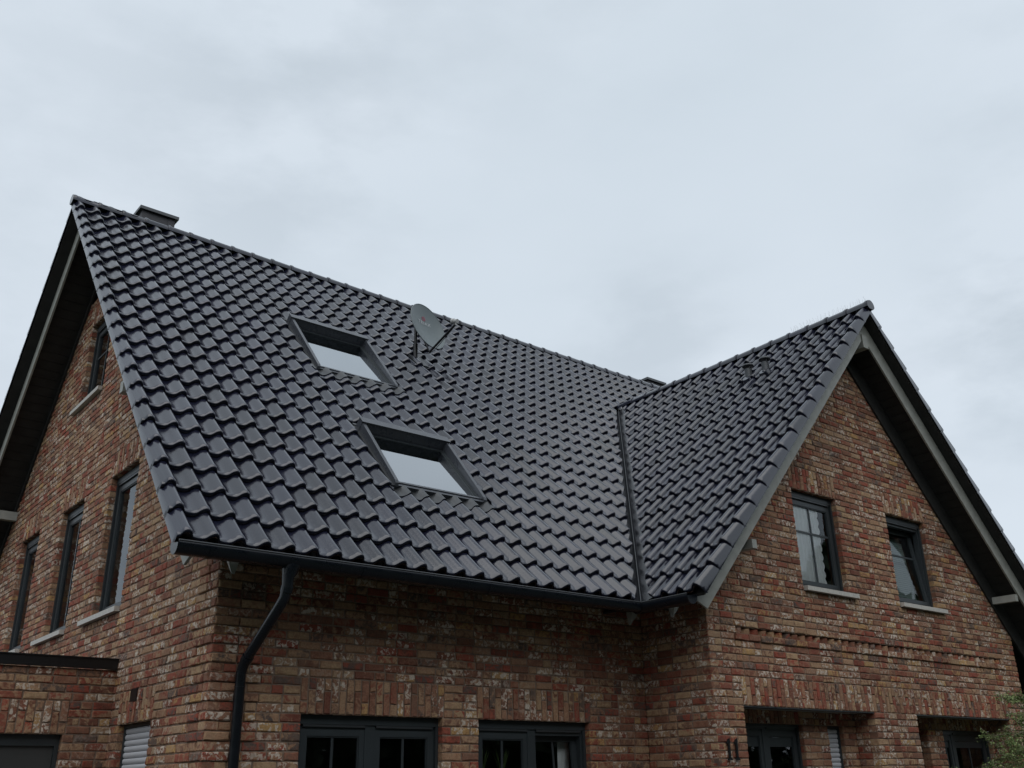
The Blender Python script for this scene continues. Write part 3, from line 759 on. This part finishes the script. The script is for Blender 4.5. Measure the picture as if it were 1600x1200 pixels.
# ------------------------------------------------------------------ windows
def room(fr, u0, u1, v0, v1, n0, owner, depth=1.3):
    mb = MB(); O, U, W, Nn = fr; a, b, c, d_, e_ = u0-.25, u1+.25, v0-.3, v1+.2, n0-depth
    P = lambda x, y, z: O+U*x+W*y+Nn*z
    mb.add([P(a, c, n0), P(b, c, n0), P(b, d_, n0), P(a, d_, n0), P(a, c, e_), P(b, c, e_), P(b, d_, e_), P(a, d_, e_)], [(4, 5, 6, 7), (0, 1, 5, 4), (2, 3, 7, 6), (1, 2, 6, 5), (0, 4, 7, 3)])
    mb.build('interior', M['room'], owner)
def window(fr, u0, u1, v0, v1, rec, sashes, sill=True, tilt=None, label=None, muntin_h=None, box=.075, vm=1, roomd=1.3):
    """rec: recess depth; sashes: list of (ua,ub); vm vertical glazing bars; muntin_h list of heights as fractions"""
    O, U, W, Nn = fr; F = (O, U, W, Nn); n = -rec
    mb = MB(); t = .055
    mb.bx((u0, v0, n-.07), (u0+t, v1-box, n), F); mb.bx((u1-t, v0, n-.07), (u1, v1-box, n), F)
    mb.bx((u0+t, v0, n-.07), (u1-t, v0+t, n), F); mb.bx((u0+t, v1-box-t, n-.07), (u1-t, v1-box, n), F)
    for a, b in zip(sashes[:-1], sashes[1:]): mb.bx((a[1], v0+t, n-.07), (b[0], v1-box, n+.012), F)
    # shutter guides
    for a, b in ((u0, u0+.03), (u1-.03, u1)): mb.bx((a, v0, n+.001), (b, v1-box, n+.028), F)
    wdo = mb.build('window', M['frame'], house)
    if label: wdo['label'] = label
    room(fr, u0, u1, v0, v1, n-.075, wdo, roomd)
    if box:
        m2 = MB(); m2.bx((u0, v1-box, n-.07), (u1, v1-.001, n+.028), F); m2.build('shutter_box', M['frame'], wdo)
        for sa in sashes:
            m2 = MB(); m2.bx((sa[0]+.005, v1-box-.022, n+.004), (sa[1]-.005, v1-box-.001, n+.024), F); m2.build('shutter_bar', M['flash'], wdo)
    for si, (a, b) in enumerate(sashes):
        top = v1-box-t+.012; bot = v0+t-.012
        tl = tilt[si] if tilt else 0
        # tilted sash: rotate about its bottom edge, leaning inward
        if tl:
            ca, sa_ = math.cos(tl), math.sin(tl)
            G = (O+W*bot+Nn*(n-.006), U, W*ca-Nn*sa_, Nn*ca+W*sa_)
        else: G = (O+W*bot+Nn*(n-.006), U, W, Nn)
        h = top-bot; sw = .052
        m2 = MB()
        m2.bx((a-.01, 0, -.03), (a+sw, h, .012), G); m2.bx((b-sw, 0, -.03), (b+.01, h, .012), G)
        m2.bx((a+sw, 0, -.03), (b-sw, sw, .012), G); m2.bx((a+sw, h-sw, -.03), (b-sw, h, .012), G)
        m2.bx((a+sw, sw, -.02), (a+sw+.012, h-sw, .004), G); m2.bx((b-sw-.012, sw, -.02), (b-sw, h-sw, .004), G)
        m2.bx((a+sw+.012, h-sw-.012, -.02), (b-sw-.012, h-sw, .004), G)
        m2.build('sash', M['frame'], wdo)
        m2 = MB(); m2.add([G[0]+G[1]*x+G[2]*y+G[3]*-.012 for x, y in ((a+sw, sw), (b-sw, sw), (b-sw, h-sw), (a+sw, h-sw))], [(0, 1, 2, 3)]); m2.build('pane', M['glass'], wdo)
        for q in range(vm):
            x = a+(b-a)*(q+1)/(vm+1); m2 = MB(); m2.bx((x-.0125, sw, -.0115), (x+.0125, h-sw, -.003), G); m2.build('muntin', M['frame'], wdo)
        for q in (muntin_h or []):
            m2 = MB(); m2.bx((a+sw+.012, h*q-.0125, -.0105), (b-sw-.012, h*q+.0125, -.0025), G); m2.build('muntin', M['frame'], wdo)
    if sill:
        m2 = MB(); P = lambda x, y, z: O+U*x+W*y+Nn*z
        e_ = .0
        a, b = u0+.012, u1-.002
        m2.prism([P(u0+.004, v0-.002, n+.03), P(u0+.004, v0-.010, .054), P(u0+.004, v0-.062, .054), P(u0+.004, v0-.062, -.0), P(u0+.004, v0-.045, n+.03)], U*(u1-u0-.008))
        m2.prism([P(u0-.0, v0-.010, .002), P(u0, v0-.010, .056), P(u0, v0-.063, .056), P(u0, v0-.063, .002)], U*(u1-u0+.14*1)) if sill == 'R' else m2.prism([P(u0-sill if not isinstance(sill, bool) else u0, v0-.010, .002), P(u0-sill if not isinstance(sill, bool) else u0, v0-.010, .056), P(u0-sill if not isinstance(sill, bool) else u0, v0-.063, .056), P(u0-sill if not isinstance(sill, bool) else u0, v0-.063, .002)], U*(u1-u0+(sill if not isinstance(sill, bool) else 0)))
        m2.build('sill', M['sill'], wdo)
    return wdo
RC = .100
sv = .063
wA = window(frL, -4.13, -3.18, zc(15)+sv, zc(37), RC, [(-4.075, -3.235)], .30, None, 'nearest of three tall side windows', muntin_h=None, vm=0)
wB = window(frL, -6.07, -5.12, zc(15)+sv, zc(37), RC, [(-6.015, -5.175)], .30, None, 'middle tall side window', vm=1)
wC = window(frL, -8.08, -7.13, zc(15)+sv, zc(37), RC, [(-8.025, -7.185)], .30, None, 'farthest tall side window', vm=1)
wT = window(frL, -6.10, -5.12, zc(56)+sv, zc(73), RC, [(-6.045, -5.175)], .24, None, 'small window high in the side gable', vm=1, muntin_h=[.62])
wF1 = window(frF, 1.355, 2.82, zc(-15), zc(0), RC, [(1.41, 2.035), (2.14, 2.765)], False, None, 'left double window below the eaves', vm=1, muntin_h=[.64])
wF2 = window(frF, 3.245, 4.70, zc(-15), zc(0), RC, [(3.30, 3.92), (4.025, 4.645)], False, [0, .085], 'right double window with one sash tilted open', vm=1, muntin_h=[.64])
wG1 = window(frG, 7.42, 8.37, zc(20)+sv, zc(37), RC, [(7.475, 8.315)], 'R', None, 'gable window with white net curtain', vm=1, muntin_h=[.63])
wG2 = window(frG, 9.55, 10.54, zc(20)+sv, zc(37), RC, [(9.605, 10.485)], 'R', [.11], 'gable window tilted open', vm=0, muntin_h=[.63])
wR1 = window(frR, 6.20, 7.47, zc(-27), zc(0), .09, [(6.255, 6.80), (6.87, 7.415)], False, None, 'double door in the left porch recess', vm=0, box=.03)
wR2 = window(frR, 10.62, 11.93, zc(-15), zc(0), .09, [(10.675, 10.95), (11.0, 11.875)], False, None, 'wide window in the right porch recess', vm=1, box=.03)
wR3 = window(frR, 9.62, 10.22, zc(-15), zc(0), .16, [(9.675, 10.165)], False, None, 'narrow window in the right porch recess', vm=0, box=.03)
for zz in range(1):
    for a, b in ((6.255, 6.80), (6.87, 7.415)):   # deep top rail panels of the door leaves
        m2 = MB(); m2.bx((a+.062, zc(0)-.24, -.118), (b-.062, zc(0)-.142, -.098), frR); m2.build('door_panel', M['frame'], wR1)
    for a, b in ((10.675, 10.95), (11.0, 11.875)):
        m2 = MB(); m2.bx((a+.062, zc(0)-.22, -.118), (b-.062, zc(0)-.142, -.098), frR); m2.build('door_panel', M['frame'], wR2)
def shutter(fr, u0, u1, v0, v1, rec):
    F = fr; mb = MB(); n = -rec
    mb.bx((u0, v0, n-.05), (u0+.035, v1, n+.02), F); mb.bx((u1-.035, v0, n-.05), (u1, v1, n+.02), F); mb.bx((u0+.035, v1-.03, n-.05), (u1-.035, v1, n+.02), F)
    sh = mb.build('roller_shutter', M['frame'], house); z = v1-.032; me = None; O, U, W, Nn = fr
    while z > v0+.05:
        if me is None:
            m2 = MB(); L_ = u1-u0-.072
            pr = [(0, -.004), (-.004, .006), (-.016, .011), (-.030, .011), (-.044, .006), (-.051, -.004)]
            m2.sweep([0, L_], lambda i, s_: [U*s_+W*a+Nn*b for a, b in pr], smooth=True, cap=False)
            o = m2.build('slat', M['slat'], sh, origin=(0, 0, 0)); me = o.data
        else: o = bpy.data.objects.new('slat', me); C.objects.link(o); o.parent = sh
        o.location = O+U*(u0+.036)+W*z+Nn*(n+.0)-WORLD[sh.name]; z -= .054
    m2 = MB(); m2.bx((u0, v0, n-.06), (u1, v1, n-.05), F); m2.build('backing', M['frame'], sh); return sh
shutter(frL, -2.76, -1.89, zc(-27), zc(0), .085)['label'] = 'closed grey roller shutter beside the garage'
shutter(frR, 7.97, 8.28, zc(-15), zc(0), .08)['label'] = 'narrow closed shutter in the porch recess'
# vent hole in the soldier course beside the garage
m2 = MB(); m2.bx((-2.50, -.985, -.02), (-2.33, -.87, .004), frL); m2.build('vent_hole', M['black'], house)

# ------------------------------------------------------------------ skylights
def skylight(u0, u1, s0, s1):
    F = FRM; mb = MB(); t, H = .042, .150
    P = lambda u, s_, n: F[0]+F[1]*u+F[2]*s_+F[3]*n
    mb.bx((u0-.004, s1-.09, -.03), (u1+.004, s1+.012, H+.012), F); so_ = mb.build('skylight', M['casing'], house)
    m2 = MB(); m2.bx((u0-.008, s1-.10, H+.0125), (u1+.008, s1+.016, H+.02), F); m2.build('top_casing', M['casing'], so_)
    for a, b in ((u0, u0+t), (u1-t, u1)):          # side covers with rounded lower ends
        m2 = MB(); m2.prism([P(a, s1-.0905, -.03), P(a, s0-.0, -.03), P(a, s0-.005, .045), P(a, s0+.012, .078), P(a, s0+.045, .092), P(a, s1-.0905, H)], F[1]*(b-a)); m2.build('side_cover', M['casing'], so_)
    m2 = MB(); m2.bx((u0+t, s0+.0, -.02), (u1-t, s0+.045, .055), F); m2.bx((u0+t, s0+.045, -.02), (u1-t, s0+.075, .066), F); m2.build('bottom_rail', M['casing'], so_)
    m2 = MB()
    for a, b in ((u0+t+.001, u0+t+.028), (u1-t-.028, u1-t-.001)): m2.bx((a, s0+.08, .0), (b, s1-.092, .042), F); m2.bx((b if a < u0+.3 else a-.014, s0+.08, .0), (b+.014 if a < u0+.3 else a, s1-.092, .034), F)
    m2.bx((u0+t+.042, s1-.13, .0), (u1-t-.042, s1-.092, .036), F); m2.build('sash', M['frame'], so_)
    m2 = MB(); m2.add([P(a, b, .024) for a, b in ((u0+t, s0+.05), (u1-t, s0+.05), (u1-t, s1-.09), (u0+t, s1-.09))], [(0, 1, 2, 3)]); m2.build('pane', M['roofglass'], so_)
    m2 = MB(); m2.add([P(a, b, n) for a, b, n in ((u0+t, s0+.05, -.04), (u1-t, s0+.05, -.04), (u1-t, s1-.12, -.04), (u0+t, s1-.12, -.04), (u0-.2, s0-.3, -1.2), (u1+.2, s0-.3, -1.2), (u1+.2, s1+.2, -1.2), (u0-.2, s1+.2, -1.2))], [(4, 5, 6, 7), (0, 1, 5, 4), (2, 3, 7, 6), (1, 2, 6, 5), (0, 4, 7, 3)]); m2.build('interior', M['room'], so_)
    # side flashing strips and hinge cover
    m2 = MB(); m2.bx((u0-.035, s0, -.0), (u0-.001, s1+.03, .05), F); m2.bx((u1+.001, s0, .0), (u1+.035, s1+.03, .05), F); m2.bx((u0-.035, s1+.0165, .0), (u1+.035, s1+.05, .06), F)
    m2.build('flashing', M['flash'], so_)
    # apron pressed over the tiles below, with the wavy lower edge
    m2 = MB(); cols_ = 96; rows = 6; vs = []; 
    ua, ub = u0-.10, u1+.10
    def th(u, s_):
        m_ = (u % CW); 
        h = 0
        for (x0, h0), (x1, h1) in zip(PROF[:-1], PROF[1:]):
            if x0 <= m_ <= x1: h = h0+(h1-h0)*(m_-x0)/(x1-x0); break
        q = (s_-rb)/SL
        return h+TT*(1-q)
    rb = math.floor((s0-.15)/SL)*SL
    for r_ in range(rows+1):
        for c_ in range(cols_+1):
            u = ua+(ub-ua)*c_/cols_; f = r_/rows
            low = s0-.155-.012*math.sin(u*31)+.006*math.sin(u*77)
            s_ = s0+.01+(low-s0-.01)*f
            vs.append(P(u, s_, max(th(u, s_), -.01)+.012+.02*max(0, .3-f)))
    m2.add(vs, [(r_*(cols_+1)+c_, (r_+1)*(cols_+1)+c_, (r_+1)*(cols_+1)+c_+1, r_*(cols_+1)+c_+1) for r_ in range(rows) for c_ in range(cols_)], True)
    m2.build('flashing_apron', M['flash'], so_)
    return so_
skylight(*SKY[0])['label'] = 'upper skylight reflecting the pale sky'
skylight(*SKY[1])['label'] = 'lower skylight reflecting the pale sky'

# ------------------------------------------------------------------ chimneys, vents, spikes
def chimney(x0, x1, y0, y1, zt, label):
    mb = MB(); mb.bx((x0, y0, ZR-1.2), (x1, y1, zt-.055)); c_ = mb.build('chimney', M['slate'], house); c_['label'] = label
    for i in range(4): m2 = MB(); m2.bx((x0-.006 if i % 2 == 0 else x1-.10, y0-.006 if i < 2 else y1-.10, ZR-1.0), (x0+.10 if i % 2 == 0 else x1+.006, y0+.10 if i < 2 else y1+.006, zt-.056)); m2.build('corner_strip', M['slate'], c_)
    m2 = MB(); m2.bx((x0-.05, y0-.05, zt-.05), (x1+.05, y1+.05, zt)); m2.bx((x0-.03, y0-.03, zt), (x1+.03, y1+.03, zt+.012)); m2.build('chimney_cap', M['cap'], c_)
chimney(.95, 1.45, D+.45, D+1.0, 6.52, 'dark clad chimney near the left end of the ridge')
chimney(12.0, 12.5, D+.42, D+.95, 6.43, 'dark clad chimney far along the ridge')
def vent(y_, s_):
    b = FRW[0]+FRW[2]*s_+V((0, y_, 0)); m2 = MB(); 
    m2.tube([b-Z_*.1, b+Z_*.05, b+Z_*.21], [.062, .055, .052], 14); v_ = m2.build('vent_pipe', M['flash'], house)
    m2 = MB(); c_ = b+Z_*.265
    m2.tube([c_-Z_*.022, c_-Z_*.018, c_+Z_*.012, c_+Z_*.024], [.075, .088, .075, .02], 16); 
    m2.build('vent_cap', M['flash'], v_)
    m2 = MB()
    for q in range(3): a = q*2.1; m2.tube([b+V((math.cos(a), math.sin(a), 0))*.05+Z_*.19, b+V((math.cos(a), math.sin(a), 0))*.06+Z_*.25], .006, 5)
    m2.build('cap_strut', M['flash'], v_)
    m2 = MB(); m2.tube([b+FRW[3]*.02, b+FRW[3]*.085], [.10, .072], 16); m2.build('vent_base', M['tile'], v_)
vent(.80, 5.05); vent(.50, 5.06)
m2 = MB()
for i in range(22):
    for q in (-.03, 0, .03):
        p = V((XW+q*.3, GY+.03+i*.06+random.uniform(-.01, .01), HW+.07)); m2.tube([p, p+V((q*1.6+random.uniform(-.01, .01), random.uniform(-.02, .02), .12))], .0012, 3)
m2.bx((XW-.012, GY+.0, HW+.082), (XW+.012, GY+1.4, HW+.086)); m2.build('bird_spikes', M['steel'], roofw, kind='stuff')

# house number
m_num = None
def digit(x):
    m2 = MB(); P = lambda a, b: V((x+a*1.2, WY-.026, -1.575+b*1.12))
    pts = [P(.022, .02), P(.022, .150), P(.004, .135), P(.004, .152), P(.028, .182), P(.046, .190), P(.046, .02)]
    m2.prism(pts, (0, .012, 0)); m2.prism([P(.004, 0), P(.004, .012), P(.022, .0202), P(.046, .0202), P(.064, .012), P(.064, 0)], (0, .0121, 0))
    m2.bx((x+.03, WY-.010, -1.50), (x+.038, WY-.001, -1.49)); m2.bx((x+.03, WY-.010, -1.42), (x+.038, WY-.001, -1.41))
    o = m2.build('house_number_digit', M['black'], house); o['label'] = 'black number one, part of house number 11'
digit(5.675); digit(5.795)

# ------------------------------------------------------------------ satellite dish
base = V((4.53, 3.90, 4.13)); dish = thing('satellite_dish', base, 'grey satellite dish with faded red logo on the main roof', 'satellite dish')
m2 = MB(); m2.tube([base-Z_*.06, base+Z_*.52], .024, 12); m2.build('mast', M['black'], dish)
m2 = MB(); m2.tube([base-Z_*.05, base+Z_*.24], .038, 12); m2.build('mast_sleeve', M['black'], dish)
m2 = MB(); m2.bx((4.42, 5.40, .03), (4.64, 5.72, .06), FRM); m2.build('mount_plate', M['flash'], dish)
az, el_ = R(168), R(16)
nrm = V((math.sin(az)*math.cos(el_), math.cos(az)*math.cos(el_), math.sin(el_))); rt = V((math.cos(az), -math.sin(az), 0))*-1
if rt.dot(V((1, 0, 0))) < 0: rt = -rt
rt = (Z_.cross(nrm)).normalized(); upd = nrm.cross(rt).normalized()
dc = V((4.66, 3.76, 4.655))
Rw, Rh = .35, .405
def dpt(a, f, back=0):
    x, y = math.cos(a)*Rw*f, math.sin(a)*Rh*f
    return dc+rt*x+upd*y+nrm*(.075*(f*f-1)-back)
m2 = MB(); nr, ns = 8, 40; vs = [dpt(0, 0)]
for r_ in range(1, nr+1): vs += [dpt(2*math.pi*i/ns, r_/nr) for i in range(ns)]
fs = [(0, 1+i, 1+(i+1) % ns) for i in range(ns)]
for r_ in range(nr-1): fs += [(1+r_*ns+i, 1+(r_+1)*ns+i, 1+(r_+1)*ns+(i+1) % ns, 1+r_*ns+(i+1) % ns) for i in range(ns)]
m2.add(vs, fs, True); vb = [dc+(p-dc)-nrm*.006 for p in map(V, vs)]; m2.add(vb, [f[::-1] for f in fs], True)
m2.build('reflector', M['dish'], dish)
m2 = MB(); m2.tube([dpt(2*math.pi*i/ns, 1.0)-nrm*.004 for i in range(ns+1)], .008, 6); m2.build('rim', M['dish'], dish)
m2 = MB(); hub = dc-nrm*.16; m2.tube([hub+nrm*.03, hub-nrm*.02], [.10, .05], 10); m2.tube([hub, base+Z_*.44], .018, 8); m2.build('bracket', M['black'], dish)
foot = dc-upd*(Rh+.03)-nrm*.09; tip = dc-upd*(Rh*.72)+nrm*.50
m2 = MB(); m2.tube([hub-upd*.05, foot, foot+nrm*.03], .014, 8); m2.tube([foot, tip], .017, 8); m2.build('feed_arm', M['black'], dish)
m2 = MB(); q_ = (dc+upd*.02-tip).normalized(); m2.tube([tip+upd*.05-q_*.05, tip+upd*.05+q_*.02], .032, 12); m2.tube([tip+upd*.05+q_*.02, tip+upd*.05+q_*.06], [.040, .044], 12); m2.bx(tuple(tip+V((-.014, -.014, -.02))), tuple(tip+V((.014, .014, .05)))); m2.build('receiver_head', M['lnb'], dish)
m2 = MB(); m2.tube([tip-Z_*.02, tip-nrm*.1-Z_*.06, foot+nrm*.1-Z_*.03, foot-Z_*.02, base+Z_*.10+rt*.03, base+Z_*.02+rt*.05], .005, 5); m2.build('cable', M['black'], dish)
def onface(x, y, lift=.004):
    f2 = (x/Rw)**2+(y/Rh)**2; return dc+rt*x+upd*y+nrm*(.075*(f2-1)+lift)
try:
    cu = bpy.data.curves.new('t', 'FONT'); cu.body = 'TRIAX'; cu.size = .078; cu.align_x = 'CENTER'; cu.extrude = 0; cu.space_character = 1.25; cu.offset = .0012
    to = bpy.data.objects.new('t', cu); C.objects.link(to); dg = bpy.context.evaluated_depsgraph_get(); me = bpy.data.meshes.new_from_object(to.evaluated_get(dg))
    bpy.data.objects.remove(to)
    m2 = MB(); m2.add([onface(v.co.x, v.co.y+.07, .0045) for v in me.vertices], [tuple(p.vertices) for p in me.polygons]); m2.build('lettering', M['white'], dish)
except Exception as ex: print('text', ex)
m2 = MB()
for i in range(10):
    a = 2*math.pi*i/10
    for rr, sz in ((.034, .008), (.018, .006)):
        x, y = math.cos(a+rr*9)*rr, .175+math.sin(a+rr*9)*rr
        m2.add([onface(x+math.cos(b)*sz, y+math.sin(b)*sz, .0045) for b in [k*math.pi/3 for k in range(6)]], [tuple(range(6))])
m2.build('logo', M['red'], dish)

# ------------------------------------------------------------------ curtains, blind, plants behind the panes
def curtain(fr, u0, u1, v0, v1, n, wave, label, m='curtain'):
    O, U, W, Nn = fr; mb = MB(); nu, nv = 28, 60; vs = []
    for j in range(nv+1):
        v = v0+(v1-v0)*j/nv; r_ = u1+(wave*abs(math.sin(v*28)) if wave else 0)
        for i in range(nu+1):
            u = u0+(r_-u0)*i/nu; vs.append(O+U*u+W*v+Nn*(n+.010*math.sin(i*1.9)))
    mb.add(vs, [(j*(nu+1)+i, j*(nu+1)+i+1, (j+1)*(nu+1)+i+1, (j+1)*(nu+1)+i) for j in range(nv) for i in range(nu)], True)
    o = mb.build('curtain', M[m]); tag(o, label, 'curtain')
curtain(frG, 7.40, 8.08, zc(20)+.1, 1.60, -.128, .03, 'white net curtain with scalloped edge in the left gable window')
curtain(frL, -3.95, -3.72, .0, 1.60, -.26, 0, 'pale curtain hanging in the nearest tall side window')
curtain(frL, -8.0, -7.80, .0, 1.60, -.26, 0, 'pale curtain hanging in the farthest tall side window')
curtain(frF, 4.50, 4.66, -2.3, -1.22, -.30, 0, 'pale grey curtain at the right edge of the tilted ground-floor window')
bl = thing('window_blind', (10.05, -.05, .4), 'pale green slatted blind behind the tilted gable window', 'blind')
for i in range(30):
    m2 = MB(); z_ = .46+i*.030; lean = math.tan(.11)*(z_-.4); m2.bx((9.70, -.11+lean, z_), (10.42, -.095+lean, z_+.026)); m2.build('slat', M['blind'], bl)
m2 = MB(); m2.bx((9.69, .02, 1.37), (10.43, .06, 1.41)); m2.build('head_rail', M['blind'], bl)
def aloe(x, y, z, label):
    t_ = thing('potted_plant', (x, y, z), label, 'plant', 'aloe plants on the ground-floor sill')
    m2 = MB(); m2.tube([V((x, y, z)), V((x, y, z+.12))], [.05, .065], 12); m2.build('pot', M['pot'], t_)
    for i in range(9):
        a = i*2.4; l = .16+.05*random.random(); d_ = V((math.cos(a), math.sin(a), 0)); m2 = MB()
        m2.tube([V((x, y, z+.12)), V((x, y, z+.12))+d_*.04+Z_*l*.6, V((x, y, z+.12))+d_*.08+Z_*l*1.2], [.011, .008, .001], 5); m2.build('leaf', M['leaf'], t_)
aloe(3.47, W1+.26, -1.78, 'left small spiky plant behind the right ground-floor window')
aloe(3.72, W1+.26, -1.80, 'right small spiky plant behind the right ground-floor window')

# ------------------------------------------------------------------ shrub at the lower right
tr = thing('small_tree', (10.85, -1.45, GROUND), 'light green feathery tree in front of the right porch', 'tree')
rg = random.Random(5); tw = MB(); twc = MB(); lf = MB(); lf2 = MB()
base_ = V((10.85, -1.45, GROUND)); tw.tube([base_, base_+V((.03, .02, .7)), base_+V((0, 0, 1.4)), base_+V((.04, 0, 2.65))], [.05, .04, .028, .01], 8)
for i in range(95):
    h = rg.uniform(.5, 2.4); a = rg.uniform(0, 2*math.pi); L_ = (1.55-.42*h)*rg.uniform(.7, 1.12)+.15; d_ = V((math.cos(a), math.sin(a), rg.uniform(.05, .5)))
    p0 = base_+V((0, 0, h)); pts = [p0]; cur = p0.copy(); dd = d_.normalized()
    for q in range(7): dd = (dd+V((rg.uniform(-.15, .15), rg.uniform(-.15, .15), -.05+rg.uniform(-.1, .1)))).normalized(); cur = cur+dd*L_/7; pts.append(cur.copy())
    tw.tube(pts, [.010-.0011*q for q in range(8)], 5)
    for q in range(1, 8):
        for _ in range(5):
            sd = (dd+V((rg.uniform(-1, 1), rg.uniform(-1, 1), rg.uniform(-.8, .7)))).normalized(); sp = pts[q]; ep = sp+sd*rg.uniform(.06, .2)
            twc.tube([sp, ep], .0022, 3)
            for _2 in range(20):
                f = rg.random(); c_ = sp+(ep-sp)*f+V((rg.uniform(-.03, .03), rg.uniform(-.03, .03), rg.uniform(-.035, .025)))
                ax = V((rg.uniform(-1, 1), rg.uniform(-1, 1), rg.uniform(-1, .4))).normalized(); bx_ = ax.cross(V((rg.uniform(-1, 1), rg.uniform(-1, 1), rg.uniform(-1, 1)))).normalized()
                l = rg.uniform(.018, .040); t_ = lf if rg.random() < .6 else lf2
                t_.add([c_, c_+ax*l*.5+bx_*l*.22, c_+ax*l, c_+ax*l*.5-bx_*l*.22], [(0, 1, 2, 3)])
tw.build('trunk', M['bark'], tr); twc.build('twigs', M['bark'], tr, kind='stuff')
cr2 = lf.build('crown', M['leaf'], tr, kind='stuff'); lf2.build('crown', M['leaf2'], tr, kind='stuff')
rg = random.Random(9)
trees = [(-14, -18, 11), (-8, -20, 12), (-2, -18.5, 11), (4.5, -20.5, 12.2), (10.5, -18.5, 11), (17, -20, 12), (24, -18, 11), (-20, -16, 11), (-25, -8, 10), (30, -12, 10)]
belt = MB()
for i, (x, y, h) in enumerate(trees):
    belt.tube([V((x, y, GROUND)), V((x+.2, y, GROUND+h*.4)), V((x, y+.2, GROUND+h*.8))], [.25, .18, .05], 8)
    for q in range(4200):
        a, b = rg.uniform(0, 2*math.pi), rg.uniform(-1, 1); r_ = rg.uniform(.45, 1)**.5; lump = 1+.18*math.sin(a*3+i)*math.cos(b*4)
        c_ = V((x, y, GROUND+h*.56))+V((math.cos(a)*math.sqrt(1-b*b)*h*.46*r_*lump, math.sin(a)*math.sqrt(1-b*b)*h*.36*r_*lump, b*h*.5*r_))
        ax = V((rg.uniform(-1, 1), rg.uniform(-1, 1), rg.uniform(-1, 1))).normalized(); o2 = ax.orthogonal().normalized(); l = rg.uniform(.2, .45)
        belt.add([c_-ax*l, c_+o2*l*.5, c_+ax*l, c_-o2*l*.5], [(0, 1, 2, 3)])
for q in range(9000):
    x, y, z_ = rg.uniform(-32, 34), -15.5+rg.uniform(-.7, .7), GROUND+3.2*rg.random()**.7*(1+.15*math.sin(q))
    c_ = V((x, y+.02*x, z_)); ax = V((rg.uniform(-1, 1), rg.uniform(-1, 1), rg.uniform(-1, 1))).normalized(); o2 = ax.orthogonal().normalized(); l = rg.uniform(.12, .3)
    belt.add([c_-ax*l, c_+o2*l*.5, c_+ax*l, c_-o2*l*.5], [(0, 1, 2, 3)])
bo = belt.build('woodland', M['leafd'], kind='stuff'); tag(bo, 'belt of dark green trees across the street, mirrored in the window panes', 'woodland')
print('bricks', len(BR), 'tiles', len(TI), 'objs', len(bpy.data.objects))
